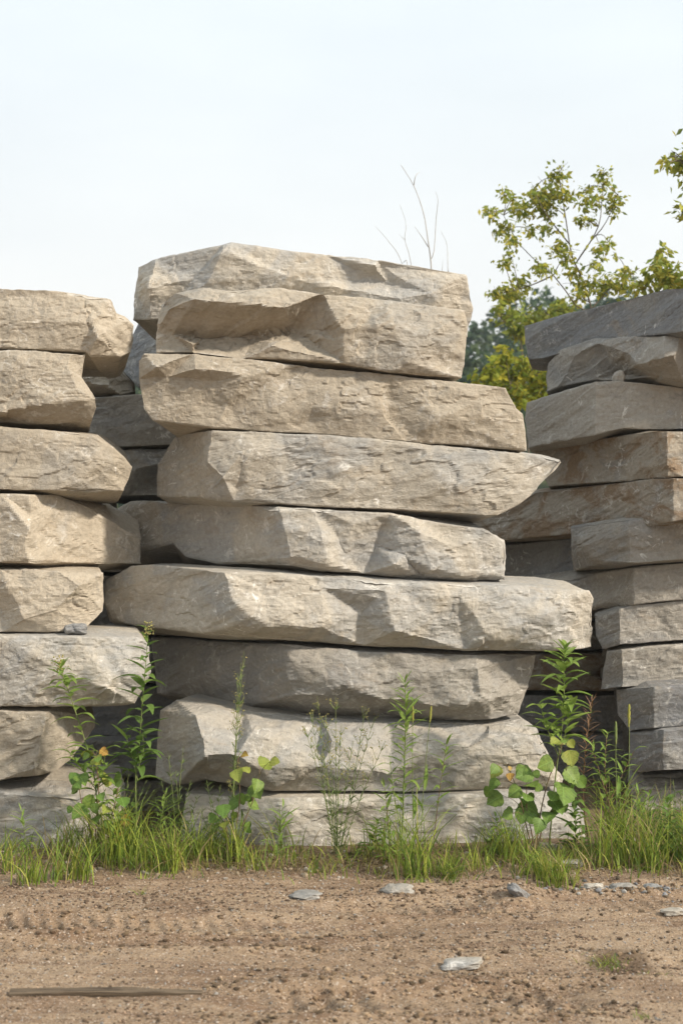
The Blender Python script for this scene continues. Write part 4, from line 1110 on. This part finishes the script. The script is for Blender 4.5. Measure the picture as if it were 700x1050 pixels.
for a in [(20, 890, 52, 60), (45, 898, 48, 120), (62, 892, 62, 90), (80, 900, 50, 130), (100, 892, 60, 90), (118, 892, 78, 90), (135, 886, 86, 80), (108, 884, 90, 50), (150, 884, 88, 60), (158, 888, 60, 90), (178, 892, 66, 100), (200, 888, 72, 90), (222, 890, 52, 110), (245, 888, 56, 100),
          (268, 886, 40, 40), (288, 884, 66, 55), (300, 880, 36, 20), (330, 890, 26, 26), (365, 888, 28, 26), (385, 882, 36, 26), (402, 892, 60, 80), (420, 893, 85, 110), (436, 890, 58, 60), (462, 898, 36, 90), (480, 885, 40, 50), (505, 890, 44, 90),
          (525, 893, 52, 110), (545, 892, 44, 90), (562, 900, 42, 100), (585, 897, 40, 60), (606, 890, 62, 90), (620, 884, 92, 110), (636, 885, 100, 100), (652, 884, 84, 110), (668, 886, 74, 110), (684, 882, 84, 120), (698, 884, 88, 120), (-10, 890, 60, 90), (712, 884, 88, 90)]:
    tuft(*a)
n_bg = 2000                                                # thin cover between the tufts
xb = (rg.random(n_bg) - .5) * 4.3; yb_ = 7.56 + .20 * rg.standard_normal(n_bg)
keep = fbm(xb * 2.2, yb_ * 4, xb * 0, 41, 3) > .04
tx.append(xb[keep]); ty.append(yb_[keep]); th.append(.05 + .11 * rg.random(keep.sum()))
for k in range(26):                                        # stray shoots in the dirt
    n_s = int(rg.integers(3, 14)); x_s = rg.uniform(-1.9, 1.95); y_s = 7.35 - abs(rg.normal(0, .22))
    tx.append(x_s + rg.normal(0, .03, n_s)); ty.append(y_s + rg.normal(0, .02, n_s)); th.append(.03 + .07 * rg.random(n_s))
x, y, h = np.concatenate(tx), np.concatenate(ty), np.concatenate(th)
keep = y < 7.93
x, y, h = x[keep], y[keep], h[keep]
n = len(x)
pal = np.array([(.18, .27, .045), (.25, .34, .05), (.33, .39, .06), (.14, .22, .045), (.40, .40, .09), (.42, .33, .17)])
ci = rg.choice(6, n, p=[.20, .24, .20, .12, .13, .11])
V, F_, C_ = blades(n, x, y, h, .25 + .6 * rg.random(n) ** 1.5, .004 + .004 * rg.random(n), pal[ci] * (.75 + .5 * rg.random((n, 1))), '', '', None, 12)
tag(link('grass', mesh_np('grass', V, F_, True, C_), M_blade), 'yellow-green grass growing along the foot of the stacks', 'grass', kind='stuff')
# dry straw between the tufts
n = 2600
x = (rg.random(n) - .5) * 4.2; y = 7.52 + .17 * rg.standard_normal(n); keep = y < 7.9; x, y = x[keep], y[keep]; n = len(x)
V, F_, C_ = blades(n, x, y, .05 + .12 * rg.random(n), 1.4 + .8 * rg.random(n), .003 + .003 * rg.random(n), np.array([[.34, .25, .14]]) * (.5 + .8 * rg.random((n, 1))), '', '', None, 13)
V[:, 2] = np.maximum(V[:, 2], ground_h(V[:, 0], V[:, 1]) + .002)
tag(link('dry_straw', mesh_np('dry_straw', V, F_, True, C_), M_blade), 'dry brown straw and dead blades between the grass tufts', 'straw', kind='stuff')
def little_tuft(px, py, hpx, n, label, seed, spread=.035):
    p_ = on_ground(px, py); r = np.random.default_rng(seed)
    V, F_, C_ = blades(n, p_.x + r.normal(0, spread, n), p_.y + r.normal(0, spread, n), hpx / FPX * p_.y * (.4 + .8 * r.random(n)), .5 + .9 * r.random(n), .002 + .003 * r.random(n), pal[r.choice(5, n)] * .8, '', '', None, seed + 1)
    V -= np.array([p_.x, p_.y, 0])
    o = link('grass_tuft', mesh_np('grass_tuft', V, F_, True, C_), M_blade, loc=(p_.x, p_.y, 0))
    tag(o, label, 'grass tuft', 'lone tufts in the dirt')
little_tuft(622, 988, 14, 90, 'small grass tuft on the dark damp patch of dirt', 81, .045)
little_tuft(672, 1000, 9, 26, 'few green shoots in the dirt right of the damp patch', 82, .03)
little_tuft(660, 1044, 12, 22, 'tiny green shoots at the lower right edge of the dirt', 83, .02)
little_tuft(147, 918, 14, 10, 'thin lone grass shoots in the dirt below the gap at left', 84, .01)
little_tuft(462, 903, 26, 110, 'bright round grass tuft at the edge of the dirt under the short thin weed', 85, .03)
# ------------------------------------------------------------------ trees behind the stacks
def leaf_cloud(clumps, leaf, pal, seed, per=0.17, aspect=.5, droop=.6):
    """clumps: (centre Vector, radius m). Leaf-sized folded faces spread through each clump."""
    r = np.random.default_rng(seed)
    C, H = [], []
    for c, rad, n in clumps:
        q = r.normal(0, 1, (n, 3)); q /= np.linalg.norm(q, axis=1, keepdims=True) + 1e-9
        q *= (r.random((n, 1)) ** .45) * rad * np.array([1, 1, .85])
        C.append(np.array(c)[None] + q); H.append(np.full(n, r.uniform(.75, 1.25)))
    C = np.concatenate(C); H = np.concatenate(H); n = len(C)
    d = r.normal(0, 1, (n, 3)); d[:, 2] = d[:, 2] * .6 - droop; d /= np.linalg.norm(d, axis=1, keepdims=True)
    s = np.cross(d, r.normal(0, 1, (n, 3))); s /= np.linalg.norm(s, axis=1, keepdims=True) + 1e-9
    u = np.cross(s, d)
    L_ = leaf * (.6 + .7 * r.random((n, 1))); W = L_ * aspect
    V = np.stack([C, C + d * L_ * .45 + s * W * .5 + u * W * .12, C + d * L_, C + d * L_ * .45 - s * W * .5 + u * W * .12], 1)
    F_ = np.arange(n * 4).reshape(n, 4)
    F_ = np.concatenate([F_[:, [0, 1, 2]], F_[:, [0, 2, 3]]])
    col = np.array(pal)[r.integers(0, len(pal), n)] * H[:, None] * (.8 + .4 * r.random((n, 1)))
    return V.reshape(-1, 3), F_, np.repeat(col, 4, 0)
M_crown = blend_mat('tree_leaf', 0.55, 0.5, 0.25, 0.15, 4)

def tree(name, label, depth, stems, clumps_px, leaf, pal, seed, rad=.02, density=.17, base=None, extra=(), dspread=.25, group='trees behind the stacks'):
    r = random.Random(seed)
    b0 = Vector(((base - 350) / FPX * depth, depth, 0)) if base is not None else Vector((0, depth, 0))
    root = empty(name, b0)
    sc = FPX / depth
    paths, nodes = [], []
    for k, s in enumerate(stems):
        q = [unproject(x, y, depth + (0.0 if i == 0 else r.uniform(-dspread, dspread))) for i, (x, y) in enumerate(s)]
        if k == 0: q = [b0] + [b0.lerp(q[0], .5) + Vector((.05, 0, 0))] + q
        else:
            n0 = min(nodes, key=lambda p_: (p_ - q[0]).length); q[0] = n0
        m = 22 if k == 0 else 12
        q = smooth_path(q, m)
        r0 = rad if k == 0 else rad * .55
        paths.append((q, [.62 * r0 * (1 - .78 * i / (m - 1)) for i in range(m)])); nodes += q[m // 3:]
    cl = []
    for x, y, rp in clumps_px:
        c = unproject(x, y, depth + r.uniform(-dspread, dspread))
        cl.append((c, rp / sc, max(6, int(rp * rp * density))))
        cl.append((c, rp / sc * 1.9, max(4, int(rp * rp * density * .28))))
        n0 = min(nodes, key=lambda p_: (p_ - c).length + max(0, p_.z - c.z))
        mid = n0.lerp(c, .5) + Vector((r.uniform(-.03, .03), r.uniform(-.03, .03), .03))
        paths.append((smooth_path([n0, mid, c], 6), [rad * .22 * (1 - .12 * i) for i in range(6)]))
        for j in range(3):
            e = c + Vector((r.gauss(0, 1), r.gauss(0, 1), r.gauss(0, .8))) * (rp / sc) * .6
            paths.append(([c, c.lerp(e, .5) + Vector((0, 0, .01)), e], [rad * .12, rad * .09, rad * .06]))
    cl += [(Vector(c), rr, nn) for c, rr, nn in extra]
    V, F_ = tubes(paths, 5)
    link('trunk', mesh_np('trunk', V - np.array(b0), F_), M_bark, root)
    V, F_, C_ = leaf_cloud(cl, leaf, pal, seed)
    link('crown', mesh_np('crown', V - np.array(b0), F_, False, C_), M_crown, root)
    return tag(root, label, 'tree', group)

def cz(lst): return [(490 + x / 3.333, 150 + y / 3.333, r_ / 3.333) for x, y, r_ in lst]
YG = [(.37, .39, .07), (.45, .45, .08), (.30, .35, .07), (.50, .45, .08), (.24, .31, .07)]
tree('young_tree', 'young yellow-green tree rising behind the right stack, airy crown against the sky', 15.0,
     [[(607, 345), (605, 312), (595, 282), (586, 261), (580, 225), (574, 186), (573, 172)], [(604, 322), (592, 315), (571, 286), (550, 268), (529, 246), (515, 219), (502, 217)],
      [(589, 267), (604, 249), (619, 231), (631, 207), (634, 200)], [(600, 262), (612, 235), (617, 205), (619, 175)], [(605, 318), (625, 296), (640, 285), (655, 275)], [(560, 276), (545, 292), (525, 298), (510, 302)], [(583, 240), (560, 220), (550, 200), (545, 188)]],
     cz([(280, 85, 30), (255, 105, 22), (250, 160, 50), (215, 180, 42), (300, 165, 35), (240, 215, 40), (150, 215, 48), (190, 165, 25), (90, 160, 26), (120, 180, 22), (40, 225, 26), (60, 240, 18), (100, 280, 30), (70, 290, 18), (115, 320, 32), (90, 400, 30), (110, 370, 22),
         (240, 280, 28), (180, 285, 26), (280, 350, 42), (300, 380, 28), (230, 420, 36), (205, 410, 22), (150, 470, 38), (100, 490, 40), (60, 500, 26), (330, 430, 28), (385, 190, 42), (425, 95, 28), (430, 130, 26), (365, 150, 18), (465, 180, 34), (460, 215, 26),
         (375, 260, 26), (350, 250, 16), (420, 350, 34), (445, 325, 20), (400, 405, 25), (360, 470, 46), (420, 480, 42), (450, 460, 35), (500, 430, 28), (500, 470, 40), (540, 475, 30), (340, 510, 30), (470, 370, 12)]),
     .068, YG, 5, rad=.024, base=612, density=.56)
tree('young_tree', 'low bushy sapling at the right edge just above the topmost right slab', 14.0,
     [[(676, 330), (674, 300), (677, 280), (679, 258)], [(674, 305), (690, 292), (702, 285)], [(674, 305), (664, 292), (655, 290)]],
     cz([(630, 355, 24), (615, 380, 24), (640, 400, 30), (620, 420, 36), (650, 440, 40), (600, 445, 36), (680, 450, 40), (695, 470, 36), (565, 475, 30), (640, 470, 40), (720, 450, 40)]), .085, YG, 6, rad=.016, base=678, density=.36)
tree('tall_tree', 'tree mostly beyond the right edge whose leafy twigs hang into the top right', 13.0,
     [[(770, 420), (760, 300), (745, 220), (735, 150), (730, 90)], [(745, 220), (720, 185), (700, 165), (686, 166)], [(745, 225), (715, 215), (700, 218)], [(735, 140), (760, 110), (790, 90)], [(755, 260), (790, 230), (820, 200)]],
     cz([(650, 55, 22), (640, 45, 12), (690, 35, 34), (680, 75, 22), (700, 60, 26), (697, 215, 20), (693, 240, 14), (740, 30, 60), (740, 100, 50), (760, 180, 50), (800, 60, 70), (820, 150, 70), (780, 230, 60), (850, 20, 70), (790, -30, 70), (880, 120, 70), (900, 220, 70), (860, 280, 60)]),
     .085, YG, 7, rad=.04, base=775, density=.3, dspread=.4)
BG_ = [(.25, .30, .05), (.31, .35, .055), (.19, .25, .05), (.36, .35, .06)]
def c3(lst): return [(460 + x / 5.83, 290 + y / 5.83, r_ / 5.83) for x, y, r_ in lst]
tree('leafy_tree', 'olive-green leafy tree in the gap, higher and against the dark wood', 22.0, [[(540, 420), (535, 360), (530, 325), (528, 300)], [(533, 345), (550, 330), (562, 320)], [(533, 340), (515, 328), (508, 322)]],
     c3([(400, 70, 55), (350, 90, 45), (320, 190, 50), (380, 200, 70), (430, 250, 60), (460, 200, 60), (520, 210, 60), (580, 190, 60), (640, 150, 60), (400, 300, 50), (300, 140, 40), (470, 300, 60), (700, 150, 60), (620, 240, 60), (560, 280, 70)]), .12, BG_, 8, rad=.035, base=540, density=.45, dspread=.6)
tree('leafy_shrub', 'bright yellow-green shrub low in the gap right of the centre stack', 19.0, [[(530, 480), (526, 420), (522, 390), (518, 365)], [(526, 420), (545, 395), (552, 380)], [(526, 420), (505, 395), (500, 385)]],
     c3([(345, 410, 45), (300, 460, 60), (250, 510, 50), (340, 470, 60), (320, 540, 65), (260, 570, 60), (380, 560, 60), (450, 470, 55), (440, 540, 60), (520, 490, 60), (540, 570, 65), (460, 620, 60), (400, 640, 60), (530, 640, 60), (330, 620, 60), (250, 640, 50), (430, 700, 60), (520, 710, 60),
         (600, 520, 60), (620, 600, 60), (180, 560, 40), (160, 640, 50), (330, 720, 60)]), .11, [(.27, .31, .035), (.33, .35, .04), (.21, .27, .04), (.40, .37, .045)], 9, rad=.03, base=530, density=.5, dspread=.5)

# bare dead saplings behind the centre stack
def dead_sapling(label, depth, branches, seed, r0):
    b0 = Vector(((branches[0][0][0] - 350) / FPX * depth, depth, 0)); r = random.Random(seed)
    root = empty('dead_sapling', b0); paths = []
    for k, s in enumerate(branches):
        q = [unproject(x, y, depth + r.uniform(-.06, .06) * (i > 0)) for i, (x, y) in enumerate(s)]
        if k == 0: q = [b0] + q
        n = 20 if k == 0 else 9
        rr = r0 if k == 0 else r0 * .55
        paths.append(([p_ - b0 for p_ in smooth_path(q, n)], [rr * (1 - .72 * i / (n - 1)) for i in range(n)]))
    link('trunk', mesh_np('trunk', *tubes(paths, 5)), M_twig, root)
    return tag(root, label, 'dead tree', 'bare saplings behind the centre stack')
dead_sapling('tallest bare dead sapling behind the topmost centre slab', 11.5, [[(443, 340), (442, 278), (441, 263), (438.6, 246), (434, 218), (424, 190), (411, 169)], [(439, 253), (432, 242), (425, 232)], [(442, 265), (445, 256), (447, 223), (449, 205), (446, 196)], [(424, 190), (426, 180), (430, 176)]], 1, .0075)
dead_sapling('bare twig leaning left, leftmost behind the topmost centre slab', 11.4, [[(420, 320), (411, 268), (398, 247), (385, 232)]], 2, .004)
dead_sapling('faint bare twig between the tallest dead sapling and the leftmost one', 11.6, [[(424, 330), (421, 270), (415, 246), (416, 229), (410, 210)], [(415, 246), (409, 240)]], 3, .004)
dead_sapling('short bare twig right of the tallest dead sapling', 11.5, [[(460, 330), (459, 278), (458, 251), (452, 237)], [(453, 278), (454, 266)]], 4, .004)

# ------------------------------------------------------------------ wooded hill far behind
def hill_h(X, Y):
    t = np.clip((Y - 42) / 60, 0, 1); t = t * t * (3 - 2 * t)
    return (11.6 + .10 * np.clip(X, -45, 45) + 1.6 * fbm(X * .02, Y * .02, X * 0, 61, 3)) * t - .3
hx = np.linspace(-220, 220, 120); hy = np.r_[np.linspace(40, 110, 50), np.linspace(115, 460, 24)]
HX, HY = np.meshgrid(hx, hy, indexing='ij'); HZ = hill_h(HX, HY)
hi = np.arange(HX.size).reshape(HX.shape)
hf = np.stack([hi[:-1, :-1].ravel(), hi[1:, :-1].ravel(), hi[1:, 1:].ravel(), hi[:-1, 1:].ravel()], 1)
M_hill = plain_mat('hill_meadow', (.06, .085, .03), (.10, .11, .04), .4)
tag(link('hill', mesh_np('hill', np.stack([HX.ravel(), HY.ravel(), HZ.ravel()], 1), hf), M_hill), 'low wooded hill behind the stone yard', kind='structure')
r = random.Random(77); cl = []; tr = []
for k in range(330):
    X = r.uniform(-75, 75); Y = r.uniform(58, 104)
    z = float(hill_h(np.array([X]), np.array([Y]))[0])
    H = r.uniform(6.0, 8.8); R = r.uniform(1.7, 2.7)
    vis = abs(X) < 30
    tr.append(([(X, Y, z - .3), (X + .2, Y, z + H * .6)], [.18, .08]))
    for j in range(7 if vis else 4):
        a = r.uniform(0, 6.28); rr = R * r.uniform(.2, .75); zz = z + H * r.uniform(.25, .92)
        f = 1 - max(0, (zz - z - H * .6) / H) * 1.3
        cl.append((Vector((X + math.cos(a) * rr * f, Y + math.sin(a) * rr * f, zz)), R * r.uniform(.42, .65), 60 if vis else 22))
V, F_, C_ = leaf_cloud(cl, .55, [(.06, .11, .06), (.075, .125, .06), (.05, .095, .058), (.10, .145, .06)], 78, aspect=.65, droop=.2)
tag(link('hillside_wood', mesh_np('hillside_wood', V, F_, False, C_), M_crown), 'dark green wood covering the hill far behind', 'wood', kind='stuff')
tw = tubes(tr, 5)
tag(link('wood_trunks', mesh_np('wood_trunks', *tw), M_bark), 'trunks of the wood on the hill far behind', 'wood', kind='stuff')

# ------------------------------------------------------------------ thin summer haze
def haze_box(x0, x1, y0, y1, z0, z1, density):
    V = np.array([(x, y, z) for x in (x0, x1) for y in (y0, y1) for z in (z0, z1)])
    F_ = np.array([(0, 1, 3, 2), (4, 6, 7, 5), (0, 4, 5, 1), (2, 3, 7, 6), (0, 2, 6, 4), (1, 5, 7, 3)])
    m = bpy.data.materials.new('summer_haze'); m.use_nodes = True
    nt = m.node_tree; nt.nodes.clear()
    out = nt.nodes.new('ShaderNodeOutputMaterial'); v = nt.nodes.new('ShaderNodeVolumePrincipled')
    v.inputs['Color'].default_value = (0.86, 0.93, 1.0, 1); v.inputs['Density'].default_value = density
    nt.links.new(v.outputs[0], out.inputs['Volume'])
    return tag(link('haze', mesh_np('haze', V, F_, False), m), 'thin pale summer haze over the yard and hill', 'haze', kind='stuff')
haze_box(-420, 420, -160, 720, -1.5, 40, 0.0007)
